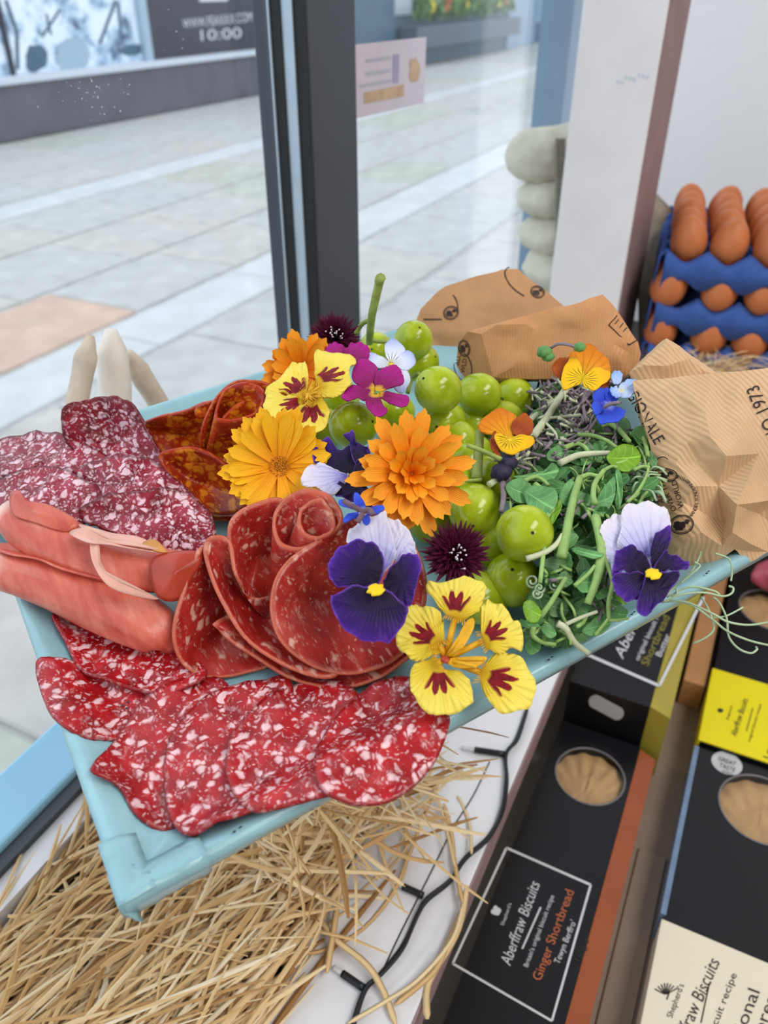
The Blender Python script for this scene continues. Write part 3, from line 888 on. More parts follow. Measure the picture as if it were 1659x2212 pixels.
V2 = [Vector((v.y, v.x * 0.8, v.z + 0.0004)) for v in V]
solidify(mesh_obj('folded_corner', V2, [tuple(reversed(f)) for f in Fc], M['tray'], TRAY, tray), 0.0006, 0)
# printed specks in threes
V, Fc = [], []
rr = random.Random(9)
spots = [(0.03 + 0.035 * i + rr.uniform(-.006, .006), 0.016 + 0.034 * j + rr.uniform(-.006, .006)) for i in range(10) for j in range(8)]
spots += [(0.04 + 0.045 * i, 0.0035) for i in range(7)]
for (x, y) in spots:
    for (dx, dy) in ((0, 0), (0.0024, 0.0006), (0.001, -0.0022)):
        px, py = x + dx, y + dy
        if not (0.003 < px < TL - 0.003 and 0.003 < py < TW - 0.003): continue
        k0 = len(V)
        for k in range(6):
            a = k * math.pi / 3
            qx, qy = px + 0.0007 * math.cos(a), py + 0.0005 * math.sin(a)
            V.append(Vector((qx, qy, surf(qx, qy) + 0.0011)))
        Fc.append(tuple(range(k0, k0 + 6)))
for i in range(7):
    x = 0.02 + i * 0.047
    for (dx, dz) in ((0, 0), (0.0024, 0.0006), (0.001, -0.0022)):
        k0 = len(V)
        for k in range(6):
            a = k * math.pi / 3
            zq = 0.007 + dz + 0.0006 * math.sin(a)
            V.append(Vector((x + dx + 0.0007 * math.cos(a), (0.0050 - (zq - .0008) * .45) - 0.0006, zq)))
        Fc.append(tuple(range(k0, k0 + 6)))
tag(mesh_obj('printed_specks', V, Fc, M['speck'], TRAY, tray, False), kind='stuff')

# ------------------------------------------------------------------ curved sheets (slices, petals, leaves)
def fzz(z): return z / 100.0
def patch(name, pts, mat, parent=None, ctr=None, zf=None, off=0.0, conform=None, n=44, nr=8, pz=1.0, thick=0.0012,
          ruffle=0.0, rf=6, seed=0, base=None, wob=0.0, cup=0.0, solid=True, closed=True, jag=0.0):
    """a thin sheet with a traced outline; heights (cm above the tray) come with the points, from zf, or from the tray surface"""
    if conform is not None: zf = conf(conform)
    B3 = []
    for p in pts:
        z = fzz(p[2]) if len(p) > 2 else zf(p[0], p[1])
        B3.append(L(p[0], p[1], z + off))
    if ctr is None:
        cu = sum(p[0] for p in pts) / len(pts); cv = sum(p[1] for p in pts) / len(pts)
        ctr = (cu, cv) if zf else (cu, cv, sum(p[2] for p in pts) / len(pts))
    zc = fzz(ctr[2]) if len(ctr) > 2 else zf(ctr[0], ctr[1])
    C = L(ctr[0], ctr[1], zc + off)
    ring = [Vector(q) for q in spline(B3, n, True)]
    if jag: ring = [C + (q - C) * (1 + jag * noise.noise(Vector((i * .9, seed * 1.3, 4)))) for i, q in enumerate(ring)]
    if base is not None:
        bz = fzz(base[2]) if len(base) > 2 else (zf(base[0], base[1]) if zf else C.z - off)
        Bp = L(base[0], base[1], bz + off)
    else: Bp = C
    V = [C.copy()]; rad = [0.0]
    span = sum((q - C).length for q in ring) / n
    for k in range(1, nr + 1):
        r = k / nr
        for i, q in enumerate(ring):
            p = C + (q - C) * r
            if conform is not None: p.z = surf(p.x, p.y) + conform + off + 0.0022 * r ** 7 * max(0, noise.noise(Vector((math.cos(6.283 * i / n) * 1.3, math.sin(6.283 * i / n) * 1.3, seed * 2.3))) + .35)
            else: p.z = C.z + (q.z - C.z) * (r ** pz)
            p.z += cup * (r * r - 0.5) * span
            if ruffle: p.z += ruffle * r * r * (math.sin(2 * math.pi * i / n * rf + seed) * 0.6 + noise.noise(Vector((i * 0.55, seed * 3.1, r))) * 0.8)
            if wob: p.z += wob * noise.noise(Vector((p.x * 45, p.y * 45, seed * 5.7))) + wob * 0.4 * noise.noise(Vector((p.x * 120, p.y * 120, seed)))
            V.append(p); rad.append(r)
    Fc = [(0, 1 + i, 1 + (i + 1) % n) for i in range(n)]
    for k in range(nr - 1):
        a0, b0 = 1 + k * n, 1 + (k + 1) * n
        for i in range(n):
            j = (i + 1) % n
            Fc.append((a0 + i, b0 + i, b0 + j, a0 + j))
    # orientation: normal should face up/towards the camera
    nrm = sum(((V[1 + (k)] - C).cross(V[1 + (k + 1) % n] - C) for k in range(n)), Vector())
    if nrm.dot(_o - C) < 0: Fc = [tuple(reversed(f)) for f in Fc]; nrm = -nrm
    ax = (C - Bp)
    far = max((v - Bp).length for v in V) or 1
    pr, pa_ = [], []
    if ax.length > 1e-5:
        ax.normalize(); nn = nrm.normalized(); sd = nn.cross(ax).normalized()
        for v in V:
            d = v - Bp; pr.append(d.length / far); pa_.append(math.atan2(d.dot(sd), d.dot(ax)))
    else:
        pr = rad[:]; pa_ = [0.0] * len(V)
    o = mesh_obj(name, [v - C for v in V], Fc, mat, TRAY @ Matrix.Translation(C), parent, True, {'rad': rad, 'pr': pr, 'pa': pa_})
    if solid: solidify(o, thick, -1)
    return o
def tray_tube(name, pts, r, mat, parent=None, n=14, sides=7, taper=(1, 1), flat=1.0, extra=None):
    """stem through (u, v, z cm) points"""
    S = [Vector(q) for q in spline([L(p[0], p[1], fzz(p[2])) for p in pts], n)]
    rad = [r * (taper[0] + (taper[1] - taper[0]) * i / (n - 1)) for i in range(n)]
    V, Fc = tube_data(S, rad, sides, flat)
    c = S[0]
    return mesh_obj(name, [v - c for v in V], Fc, mat, TRAY @ Matrix.Translation(c), parent)

# ------------------------------------------------------------------ flat salami slices, front row and back left
SL = 'flat salami slices fanned on the tray'
slices = [
 ('left most salami slice of the front fan, curling at its left edge', [(78, 1432), (120, 1424), (170, 1440), (250, 1480), (330, 1500), (345, 1545), (300, 1590), (230, 1598), (180, 1590), (120, 1555), (85, 1490)], .0008),
 ('salami slice half tucked under the lower ham roll', [(117, 1324), (140, 1380), (172, 1440), (240, 1475), (330, 1495), (400, 1490), (447, 1470), (430, 1430), (370, 1390), (250, 1345), (170, 1325)], .0042),
 ('salami slice with a pointed left edge, second from left in the front fan', [(203, 1665), (240, 1610), (310, 1520), (400, 1470), (490, 1475), (490, 1600), (440, 1740), (370, 1784), (330, 1782), (290, 1750), (262, 1700), (232, 1682)], .0030),
 ('salami slice nearest the camera, third from left in the front fan', [(355, 1690), (360, 1620), (390, 1560), (460, 1495), (560, 1465), (630, 1478), (625, 1600), (560, 1735), (470, 1775), (410, 1796), (372, 1772)], .0048),
 ('salami slice fourth from left in the front fan', [(495, 1610), (530, 1550), (600, 1490), (690, 1468), (762, 1488), (785, 1560), (760, 1695), (720, 1722), (640, 1735), (540, 1748), (496, 1690)], .0066),
 ('right most salami slice of the front fan, overhanging the tray edge', [(683, 1625), (720, 1560), (770, 1500), (820, 1468), (890, 1470), (955, 1530), (972, 1560), (938, 1650), (890, 1700), (820, 1738), (745, 1738), (690, 1700)], .0084),
]
for k, (lab, pts, off) in enumerate(slices):
    o = patch('salami_slice', pts, M['salami'], conform=off, n=56, nr=12, thick=0.0013, wob=0.0016, ruffle=0.0012, rf=4, seed=k)
    tag(o, lab, 'salami slice', SL)
back = [
 ('salami slice standing up at the back left of the tray', [(135, 930, 4.6), (138, 885, 5.6), (185, 858, 6.0), (230, 855, 6.0), (280, 875, 5.6), (312, 920, 4.6), (350, 985, 3.4), (390, 1050, 2.2), (370, 1075, 2.0), (290, 1060, 2.2), (200, 1000, 3.0), (145, 960, 3.8)], (250, 960, 3.4)),
 ('dark mottled salami slice overhanging the left edge of the tray', [(-90, 975, 1.8), (-40, 950, 2.4), (20, 938, 2.8), (100, 934, 3.0), (170, 950, 3.2), (260, 1000, 2.8), (300, 1040, 2.2), (200, 1060, 1.8), (100, 1055, 1.8), (10, 1045, 1.6), (-70, 1050, 1.6)], (100, 1000, 2.6)),
 ('pink mottled salami slice in the middle of the back left pile', [(100, 1030, 2.4), (160, 1003, 3.2), (250, 990, 3.5), (340, 1005, 3.2), (410, 1060, 2.4), (420, 1090, 2.0), (300, 1100, 2.0), (180, 1100, 2.0), (120, 1070, 2.2)], (260, 1050, 2.9)),
 ('salami slice lying above the upper ham roll at the far left', [(-90, 1085, 1.4), (-30, 1055, 2.2), (30, 1025, 2.9), (90, 1008, 3.2), (140, 1012, 3.3), (190, 1038, 3.1), (218, 1068, 2.8), (200, 1120, 2.2), (120, 1130, 2.2), (40, 1120, 2.0), (-60, 1150, 1.4)], (70, 1070, 2.7)),
 ('pale marbled salami slice beside the ham and the chorizo rose', [(168, 1095, 2.8), (220, 1072, 3.3), (320, 1064, 3.5), (400, 1062, 3.3), (442, 1088, 2.9), (466, 1140, 2.3), (462, 1185, 1.9), (420, 1205, 1.7), (340, 1190, 1.8), (250, 1160, 2.0), (185, 1125, 2.4)], (320, 1120, 2.7)),
]
for k, (lab, pts, c) in enumerate(back):
    up = (-.5, .1, .8, 1.0, 1.35)[k]
    pts = [(p[0], p[1], p[2] + up) for p in pts]; c = (c[0], c[1], c[2] + up)
    o = patch('salami_slice', pts, M['salami_pink'], ctr=c, n=56, nr=12, pz=1.5, thick=0.0016, wob=0.0022, ruffle=0.0026, rf=3, seed=20 + k)
    tag(o, lab, 'salami slice', 'mottled salami slices piled at the back left')

# ------------------------------------------------------------------ ham rolls
def roll(name, axis, rads, label, seed, flat=0.8):
    n = 34
    A = spline([(*L(p[0], p[1], fzz(p[2])), r) for p, r in zip(axis, rads)], n)
    pts = [Vector(q[:3]) for q in A]; rad = [q[3] for q in A]
    def lump(t, a):
        return 0.07 * noise.noise(Vector((t * 3.5, math.cos(a) * 2.2, math.sin(a) * 2.2 + seed))) + 0.035 * math.sin(a * 5 + t * 4 + seed) * (0.3 + t)
    V, Fc = tube_data(pts, rad, 30, flat, lump=lump)
    fat = []
    for i in range(n):
        for k in range(30):
            a = 2 * math.pi * k / 30; t = i / (n - 1)
            f = 0.5 + 0.5 * noise.noise(Vector((t * 5, math.cos(a) * 1.4 + seed, math.sin(a) * 1.4)))
            f = f * 0.55 + max(0, 1 - t / 0.14) * 0.75
            fat.append(min(1, f))
    c = pts[n // 2]
    e = empty(name, TRAY @ Matrix.Translation(Vector((c.x, c.y, 0.012))), label, 'ham')
    mesh_obj('rolled_slice', [v - c for v in V], Fc, M['ham'], TRAY @ Matrix.Translation(c), e, True, {'fat': fat})
    return e
h1 = roll('ham_roll', [(-14, 1226, 2.3), (60, 1240, 2.3), (150, 1272, 2.2), (240, 1312, 2.0), (310, 1345, 1.9), (358, 1378, 1.5), (368, 1408, 0.9)], [.0095, .0118, .0125, .0128, .0122, .0090, .0025], 'long pink ham roll lying across the left end of the tray, front one', 1)
patch('fold_edge', [(-20, 1178, 3.1), (30, 1172, 3.45), (80, 1180, 3.5), (150, 1212, 3.45), (230, 1250, 3.2), (150, 1232, 3.5), (80, 1205, 3.6), (20, 1196, 3.5)], M['ham'], h1, pz=1, thick=.0008, wob=.0008, seed=3, n=40, nr=5)
h2 = roll('ham_roll', [(22, 1108, 3.7), (70, 1140, 3.6), (150, 1180, 3.3), (240, 1212, 3.1), (330, 1232, 3.0), (418, 1238, 2.8)], [.0085, .0118, .0125, .0115, .0112, .0090], 'folded ham roll with white fat streaks, behind the front ham roll', 5)
patch('fat_streak', [(150, 1152, 4.7), (180, 1142, 4.85), (230, 1160, 4.8), (300, 1172, 4.6), (352, 1192, 4.4), (300, 1186, 4.6), (240, 1176, 4.8), (190, 1172, 4.85)], M['ham_fat'], h2, thick=.0005, wob=.0008, seed=6, n=48, nr=5)
patch('fat_streak', [(196, 1166, 4.75), (214, 1172, 4.8), (216, 1205, 4.5), (246, 1250, 4.1), (340, 1290, 3.6), (300, 1288, 3.7), (234, 1264, 4.1), (200, 1215, 4.5)], M['ham_fat'], h2, ctr=(218, 1228, 4.4), thick=.0005, wob=.0008, seed=6, n=48, nr=5)
patch('folded_band', [(330, 1202, 4.4), (375, 1190, 4.5), (428, 1192, 4.3), (438, 1210, 4.1), (418, 1245, 3.8), (392, 1290, 3.3), (365, 1299, 3.2), (338, 1286, 3.4), (324, 1240, 4.0)], M['ham_dark'], h2, ctr=(376, 1238, 4.35), thick=.0012, wob=.001, seed=7, n=48, nr=6)
patch('rear_fold', [(20, 1070, 4.9), (38, 1058, 5.2), (60, 1078, 5.0), (110, 1090, 4.8), (170, 1130, 4.4), (140, 1150, 4.3), (70, 1125, 4.6), (28, 1110, 4.6)], M['ham'], h2, ctr=(70, 1105, 4.9), thick=.0012, wob=.0012, seed=8, n=44, nr=6)
patch('orange_edge', [(308, 1172, 4.6), (335, 1165, 4.7), (360, 1190, 4.5), (345, 1192, 4.5), (318, 1182, 4.6)], M['ham_tan'], h2, thick=.0006, n=24, nr=3)
patch('upper_fold', [(170, 1132, 4.5), (240, 1150, 4.6), (300, 1160, 4.6), (345, 1185, 4.5), (300, 1180, 4.7), (220, 1165, 4.75)], M['ham_fat'], h2, thick=.0006, n=36, nr=4, wob=.0006)

# ------------------------------------------------------------------ salami rose and chorizo rose
def rose(name, sheets, mat, label, base):
    e = empty(name, TRAY @ Matrix.Translation(L(*base)), label, 'salami rose')
    for k, (pts, c, pz) in enumerate(sheets):
        patch('curled_slice', pts, mat, e, ctr=c, n=64, nr=12, pz=pz, thick=0.0014, wob=0.0011, seed=40 + k)
    return e
rs = rose('salami_rose', [
 ([(441, 1182, 4.4), (415, 1225, 4.1), (384, 1320, 3.1), (377, 1380, 2.3), (398, 1432, 1.4), (450, 1461, 0.9), (530, 1454, 0.8), (590, 1430, 0.9), (570, 1360, 1.0), (510, 1290, 1.6), (470, 1225, 3.2)], (470, 1375, 0.9), 1.6),
 ([(466, 1340, 2.7), (482, 1368, 2.3), (560, 1422, 1.7), (640, 1466, 1.3), (730, 1482, 1.2), (812, 1466, 1.3), (872, 1425, 1.8), (930, 1370, 2.2), (850, 1340, 1.4), (720, 1320, 1.1), (560, 1310, 1.6)], (700, 1405, 0.9), 1.8),
 ([(497, 1150, 4.9), (515, 1110, 5.4), (560, 1086, 5.6), (605, 1078, 5.6), (640, 1120, 5.0), (625, 1200, 4.0), (582, 1285, 2.4), (540, 1292, 2.0), (510, 1235, 3.4)], (560, 1200, 2.9), 1.5),
 ([(445, 1168, 4.7), (465, 1156, 4.8), (492, 1170, 4.6), (505, 1240, 3.9), (545, 1292, 2.6), (620, 1290, 2.3), (700, 1340, 1.9), (750, 1410, 1.6), (720, 1458, 1.8), (640, 1444, 2.0), (540, 1382, 2.5), (480, 1290, 3.5), (450, 1215, 4.3)], (575, 1335, 1.6), 1.8),
 ([(765, 1113, 5.0), (690, 1163, 4.8), (622, 1212, 4.5), (592, 1268, 4.0), (588, 1335, 3.2), (618, 1398, 2.5), (690, 1446, 1.9), (780, 1454, 1.7), (862, 1420, 1.9), (908, 1345, 2.4), (920, 1250, 3.4), (885, 1160, 4.4), (820, 1110, 5.0)], (735, 1300, 2.3), 1.6),
], M['rose_salami'], 'large rose of folded salami slices in the middle of the tray', (640, 1340, 0.006))
def roll_cone(name, rim, foot, mat, parent, seed, nr=10, thick=0.0014):
    n = 48
    A = [Vector(q) for q in spline([L(p[0], p[1], fzz(p[2])) for p in rim], n, True)]
    B = [Vector(q) for q in spline([L(p[0], p[1], fzz(p[2])) for p in foot], n, True)]
    V, rad = [], []
    for k in range(nr + 1):
        t = k / nr
        for i in range(n):
            p = A[i].lerp(B[i], t); p.z += 0.0008 * noise.noise(Vector((i * .3, t * 3, seed)))
            V.append(p); rad.append(1 - 0.6 * t)
    Fc = [(k * n + i, k * n + (i + 1) % n, (k + 1) * n + (i + 1) % n, (k + 1) * n + i) for k in range(nr) for i in range(n)]
    c = A[0]
    o = mesh_obj(name, [v - c for v in V], Fc, mat, TRAY @ Matrix.Translation(c), parent, True, {'rad': rad, 'pr': rad, 'pa': rad})
    return solidify(o, thick, 0)
roll_cone('rolled_slice', [(592, 1130, 5.2), (608, 1085, 5.7), (650, 1058, 6.0), (700, 1062, 6.0), (732, 1095, 5.6), (736, 1128, 5.2), (700, 1160, 4.8), (655, 1180, 4.6), (610, 1175, 4.7)],
          [(585, 1270, 2.2), (592, 1260, 2.3), (615, 1255, 2.4), (640, 1265, 2.3), (655, 1285, 2.1), (650, 1300, 1.9), (630, 1310, 1.8), (605, 1310, 1.8), (590, 1295, 1.9)], M['rose_salami'], rs, 3)
roll_cone('rolled_slice', [(648, 1128, 5.3), (655, 1095, 5.7), (690, 1076, 5.9), (715, 1100, 5.6), (722, 1140, 5.1), (690, 1158, 4.9), (662, 1152, 5.0)],
          [(600, 1250, 2.6), (606, 1240, 2.7), (622, 1238, 2.8), (634, 1250, 2.6), (636, 1270, 2.4), (620, 1280, 2.3), (604, 1270, 2.4)], M['rose_salami'], rs, 5)
cr = rose('chorizo_rose', [
 ([(300, 932, 3.0), (330, 906, 4.0), (395, 890, 4.6), (455, 868, 5.2), (520, 880, 5.0), (500, 950, 3.6), (440, 990, 2.6), (345, 985, 2.0)], (400, 940, 2.6), 1.4),
 ([(299, 936, 3.1), (318, 976, 2.4), (370, 1042, 1.7), (420, 1092, 1.3), (470, 1120, 1.1), (535, 1108, 1.2), (520, 1050, 1.2), (430, 995, 1.5), (345, 962, 2.2)], (425, 1050, 0.9), 1.7),
 ([(442, 985, 2.9), (438, 930, 4.5), (465, 868, 5.8), (500, 830, 6.5), (540, 824, 6.6), (590, 838, 6.2), (610, 900, 4.8), (560, 970, 3.4), (490, 1000, 2.7)], (515, 915, 3.6), 1.5),
 ([(462, 985, 3.0), (468, 930, 4.8), (500, 885, 5.6), (545, 862, 5.9), (600, 868, 5.6), (600, 940, 4.2), (540, 1000, 2.9), (490, 1010, 2.6)], (535, 945, 3.4), 1.5),
 ([(345, 990, 3.7), (370, 972, 4.0), (420, 968, 4.0), (480, 998, 3.5), (522, 1048, 2.6), (540, 1086, 2.0), (500, 1108, 1.6), (450, 1102, 1.8), (395, 1055, 2.6)], (440, 1045, 2.0), 1.5),
], M['chorizo'], 'orange chorizo rose folded from thin slices at the back of the tray', (440, 1000, 0.006))
roll_cone('rolled_slice', [(468, 900, 5.6), (485, 845, 6.5), (530, 826, 6.9), (570, 845, 6.5), (560, 885, 5.9), (510, 905, 5.5)],
          [(445, 985, 2.8), (455, 970, 3.0), (480, 965, 3.0), (500, 975, 2.8), (495, 995, 2.5), (465, 998, 2.5)], M['chorizo'], cr, 7)
patch('rear_slice', [(420, 885, 5.2), (445, 872, 5.5), (470, 866, 5.6), (465, 890, 5.0), (430, 905, 4.7)], M['chorizo'], cr, thick=.0013, n=28, nr=4)
# ------------------------------------------------------------------ grapes
def sphere_data(seg=28, rings=18):
    V = [Vector((0, 0, 1))]
    for j in range(1, rings):
        t = math.pi * j / rings
        for i in range(seg):
            a = 2 * math.pi * i / seg
            V.append(Vector((math.sin(t) * math.cos(a), math.sin(t) * math.sin(a), math.cos(t))))
    V.append(Vector((0, 0, -1)))
    Fc = [(0, 1 + i, 1 + (i + 1) % seg) for i in range(seg)]
    for j in range(rings - 2):
        for i in range(seg):
            a, b = 1 + j * seg + i, 1 + j * seg + (i + 1) % seg
            Fc.append((a, a + seg, b + seg, b))
    l = len(V) - 1; st = 1 + (rings - 2) * seg
    Fc += [(st + (i + 1) % seg, st + i, l) for i in range(seg)]
    return V, Fc
SV, SF = sphere_data()
def mk_mesh(name, V, Fc, mat, smooth=True, attrs=None):
    me = bpy.data.meshes.new(name); me.from_pydata([tuple(v) for v in V], [], Fc)
    if attrs:
        for k, vals in attrs.items():
            a = me.attributes.new(k, 'FLOAT', 'POINT'); a.data.foreach_set('value', np.asarray(vals, dtype=np.float32))
    if smooth: me.polygons.foreach_set('use_smooth', [True] * len(me.polygons))
    me.materials.append(mat); me.update(); return me
grape_me = mk_mesh('grape_body', [Vector((v.x * .0118, v.y * .0118, v.z * .0128)) for v in SV], SF, M['grape'])
scar_me = mk_mesh('blossom_scar', [Vector((v.x * .0007, v.y * .0007, v.z * .0003 + .0128)) for v in SV[:]], SF, M['scar'])
# u, v, pixel diameter, label
grapes = [
 (763, 918, 104, 'single green grape between the yellow nasturtium and the purple pansy'),
 (947, 842, 104, 'large green grape at the top of the heap, left of two side by side'),
 (1035, 852, 95, 'green grape in the middle of the top row beside the back parcel'),
 (1110, 858, 88, 'green grape at the right end of the top row'),
 (958, 912, 99, 'green grape directly above the orange calendula'),
 (893, 736, 86, 'green grape at the back touching the back paper parcel'),
 (906, 784, 84, 'green grape behind the small white and blue viola'),
 (812, 756, 76, 'green grape half hidden behind the magenta primrose and grape stalk'),
 (850, 892, 88, 'shaded green grape below the magenta primrose'),
 (1025, 1102, 118, 'shiny round green grape in the middle of the heap by the pea shoots'),
 (1133, 1152, 128, 'big green grape partly under a pea leaf'),
 (1107, 1252, 122, 'front green grape between the yellow nasturtium and the shoots'),
 (932, 1122, 106, 'shaded green grape under the orange calendula'),
 (952, 992, 92, 'green grape behind the right petals of the orange calendula'),
 (1022, 985, 88, 'shaded green grape beneath the orange viola'),
 (1020, 916, 86, 'deep green grape hidden below the top row'),
 (700, 925, 90, 'green grape hidden behind the yellow nasturtium petals'),
 (735, 862, 84, 'green grape peeping out under the yellow nasturtium'),
 (1040, 1290, 112, 'yellow green grape behind the front nasturtium'),
 (985, 1055, 112, 'shaded green grape at the bottom of the heap'),
 (1064, 1036, 110, 'shaded green grape left of the round green pea leaf'),
 (1088, 912, 94, 'shaded green grape behind the orange viola'),
 (985, 955, 100, 'shaded green grape below the upper middle grape'),
 (1000, 1010, 104, 'shaded green grape beside the brown green stalk'),
 (908, 948, 98, 'shaded green grape behind the top petals of the orange calendula'),
 (1060, 1175, 116, 'shaded green grape between the two big front grapes'),
]
for k, (u, v, px, lab) in enumerate(grapes):
    c = DP(u, v, FPX * 0.0242 / px)
    zl = (TRAY_I @ c).z
    if zl < TF + .0125: c = TRAY @ L(u, v, TF + .0125)
    rr = random.Random(k)
    toc = (CAM - c).normalized()
    rot = Vector((rr.uniform(-1, 1), rr.uniform(-1, .4), rr.uniform(-.4, .8))).normalized()
    ax = (toc * 0.75 + rot * 0.9).normalized()
    q = ax.to_track_quat('Z', 'Y').to_matrix().to_4x4()
    e = share('grape', grape_me, Matrix.Translation(c) @ q)
    tag(e, lab, 'grape', 'green grapes heaped in the middle of the tray')
    share('blossom_scar', scar_me, WM[e.name], e)
st = empty('grape_stalk', TRAY @ Matrix.Translation(L(800, 730, .05)), 'green grape stalk sticking up behind the grapes by the window', 'stalk')
tray_tube('main_stalk', [(798, 740, 5.6), (802, 690, 7.4), (812, 640, 8.8), (821, 602, 9.8)], .0019, M['stalk'], st, taper=(1.1, 1.3))
tray_tube('side_stalk', [(801, 690, 7.2), (782, 700, 6.8), (768, 722, 6.2)], .0014, M['stalk'], st)
tray_tube('side_stalk', [(800, 735, 5.8), (826, 738, 5.8), (850, 735, 5.8)], .0012, M['stalk'], st)
tray_tube('cut_end', [(819, 606, 9.7), (823, 600, 9.95)], .0027, M['stalk'], st, n=4)
st = empty('grape_stalk', TRAY @ Matrix.Translation(L(1032, 1000, .03)), 'short brown green grape stalk left of the orange viola bud', 'stalk')
tray_tube('main_stalk', [(1037, 930, 6.0), (1034, 980, 5.4), (1030, 1035, 4.8)], .0026, M['stalk'], st, taper=(.8, 1))
tray_tube('side_stalk', [(1010, 962, 6.2), (1045, 975, 6.2), (1082, 992, 6.2)], .0011, M['stalk'], st)
tray_tube('side_stalk', [(905, 806, 6.0), (890, 818, 5.6), (880, 850, 5.0)], .0011, M['stalk'], st)
tray_tube('side_stalk', [(985, 1035, 5.2), (1010, 1038, 5.2), (1040, 1036, 5.0)], .0008, M['stalk'], st)

# ------------------------------------------------------------------ flowers
def fl(name, label, cat, uvz):
    return empty(name, TRAY @ Matrix.Translation(L(uvz[0], uvz[1], fzz(uvz[2]))), label, cat)
def lin(z0, k, vc):
    return lambda u, v: fzz(z0 + k * (vc - v) / 100.0)
def petals(parent, lst, base, zf, name='petal', thick=0.0005, ruffle=0.0006, rf=7, n=56, nr=8, cup=0.0, pz=1.3):
    for k, (mat, pts, off) in enumerate(lst):
        patch(name, pts, M[mat], parent, zf=zf, off=off / 100.0, base=base, n=n, nr=nr, thick=thick, ruffle=ruffle, rf=rf, seed=k * 1.7 + base[0], cup=cup, pz=pz, jag=.035)
def eye(parent, u, v, z, r, mat='pansy_eye', name='eye', squash=0.5):
    c = L(u, v, fzz(z))
    V = [Vector((q.x * r * (1 + .2 * math.sin(7 * math.atan2(q.y, q.x))), q.y * r, q.z * r * squash)) for q in SV]
    return mesh_obj(name, V, SF, M[mat], TRAY @ Matrix.Translation(c), parent)

f = fl('pansy', 'large purple and pale lilac pansy lying on the salami rose', 'flower', (812, 1260, 3.2))
zf = lin(5.6, 0.9, 1240)
petals(f, [
 ('pansy_white', [(837, 1122), (861, 1125), (885, 1149), (897, 1180), (898, 1198), (873, 1205), (855, 1215), (845, 1180)], -.35),
 ('pansy_white', [(749, 1171), (752, 1149), (767, 1134), (798, 1116), (831, 1106), (838, 1122), (850, 1165), (856, 1195), (843, 1222), (826, 1243), (818, 1215), (805, 1190), (779, 1180)], -.2),
 ('pansy_purple', [(831, 1248), (849, 1219), (873, 1198), (897, 1196), (910, 1222), (904, 1246), (896, 1279), (887, 1308), (873, 1314), (855, 1300), (838, 1284), (828, 1263)], .1),
 ('pansy_purple', [(709, 1231), (713, 1207), (737, 1180), (770, 1167), (801, 1170), (822, 1188), (830, 1216), (826, 1243), (815, 1262), (779, 1268), (740, 1269), (717, 1258)], .25),
 ('pansy_purple', [(812, 1262), (800, 1268), (755, 1268), (719, 1284), (715, 1303), (727, 1336), (743, 1357), (770, 1377), (807, 1386), (837, 1387), (853, 1376), (875, 1339), (881, 1312), (858, 1292), (831, 1270)], .45),
], (824, 1252), zf, ruffle=.0011, rf=9)
eye(f, 812, 1274, 6.0, .0031, squash=.35)
f = fl('pansy', 'crumpled purple and lilac pansy left of the orange calendula', 'flower', (745, 1020, 3.6))
zf = lin(5.8, 0.8, 1020)
petals(f, [
 ('pansy_white', [(650, 1041), (672, 1001), (711, 1008), (752, 1025), (740, 1048), (722, 1068), (683, 1055)], .25),
 ('pansy_purple', [(676, 978), (690, 955), (711, 946), (733, 970), (766, 968), (772, 1012), (748, 1032), (711, 1018), (681, 1003)], .15),
 ('pansy_purple', [(742, 936), (760, 931), (767, 950), (787, 965), (800, 975), (790, 995), (769, 1000), (757, 975), (754, 950)], .3),
 ('pansy_purple', [(764, 1012), (780, 984), (799, 974), (797, 1012), (793, 1050), (773, 1036)], .25),
 ('pansy_purple', [(724, 1055), (748, 1030), (770, 1030), (793, 1050), (808, 1084), (790, 1097), (758, 1080), (728, 1072)], .2),
], (760, 1024), zf, ruffle=.0014, rf=5)
f = fl('pansy', 'purple and pale lilac pansy on the pea shoots in front of the right parcel', 'flower', (1405, 1220, 3.4))
zf = lin(5.2, 0.8, 1210)
petals(f, [
 ('pansy_white', [(1296, 1141), (1312, 1122), (1329, 1111), (1348, 1115), (1344, 1170), (1333, 1214), (1324, 1243), (1309, 1200), (1302, 1163)], -.3),
 ('pansy_white', [(1344, 1101), (1366, 1087), (1391, 1085), (1417, 1087), (1439, 1100), (1449, 1123), (1444, 1147), (1415, 1160), (1408, 1203), (1391, 1196), (1362, 1184), (1334, 1178), (1342, 1141)], -.15),
 ('pansy_purple', [(1405, 1207), (1407, 1178), (1418, 1152), (1447, 1136), (1448, 1170), (1430, 1203), (1413, 1226)], .1),
 ('pansy_purple', [(1335, 1185), (1366, 1178), (1391, 1195), (1404, 1214), (1402, 1242), (1373, 1240), (1344, 1234), (1322, 1243), (1328, 1207)], .2),
 ('pansy_purple', [(1324, 1244), (1362, 1236), (1401, 1244), (1392, 1273), (1375, 1294), (1351, 1296), (1329, 1275)], .3),
 ('pansy_purple', [(1414, 1224), (1435, 1192), (1457, 1200), (1488, 1214), (1481, 1230), (1446, 1232), (1422, 1240)], .2),
 ('pansy_purple', [(1399, 1240), (1424, 1240), (1446, 1232), (1469, 1240), (1452, 1269), (1430, 1299), (1408, 1317), (1395, 1333), (1376, 1313), (1384, 1278)], .4),
], (1406, 1226), zf, ruffle=.0011, rf=7)
eye(f, 1411, 1240, 5.5, .0029, squash=.35)

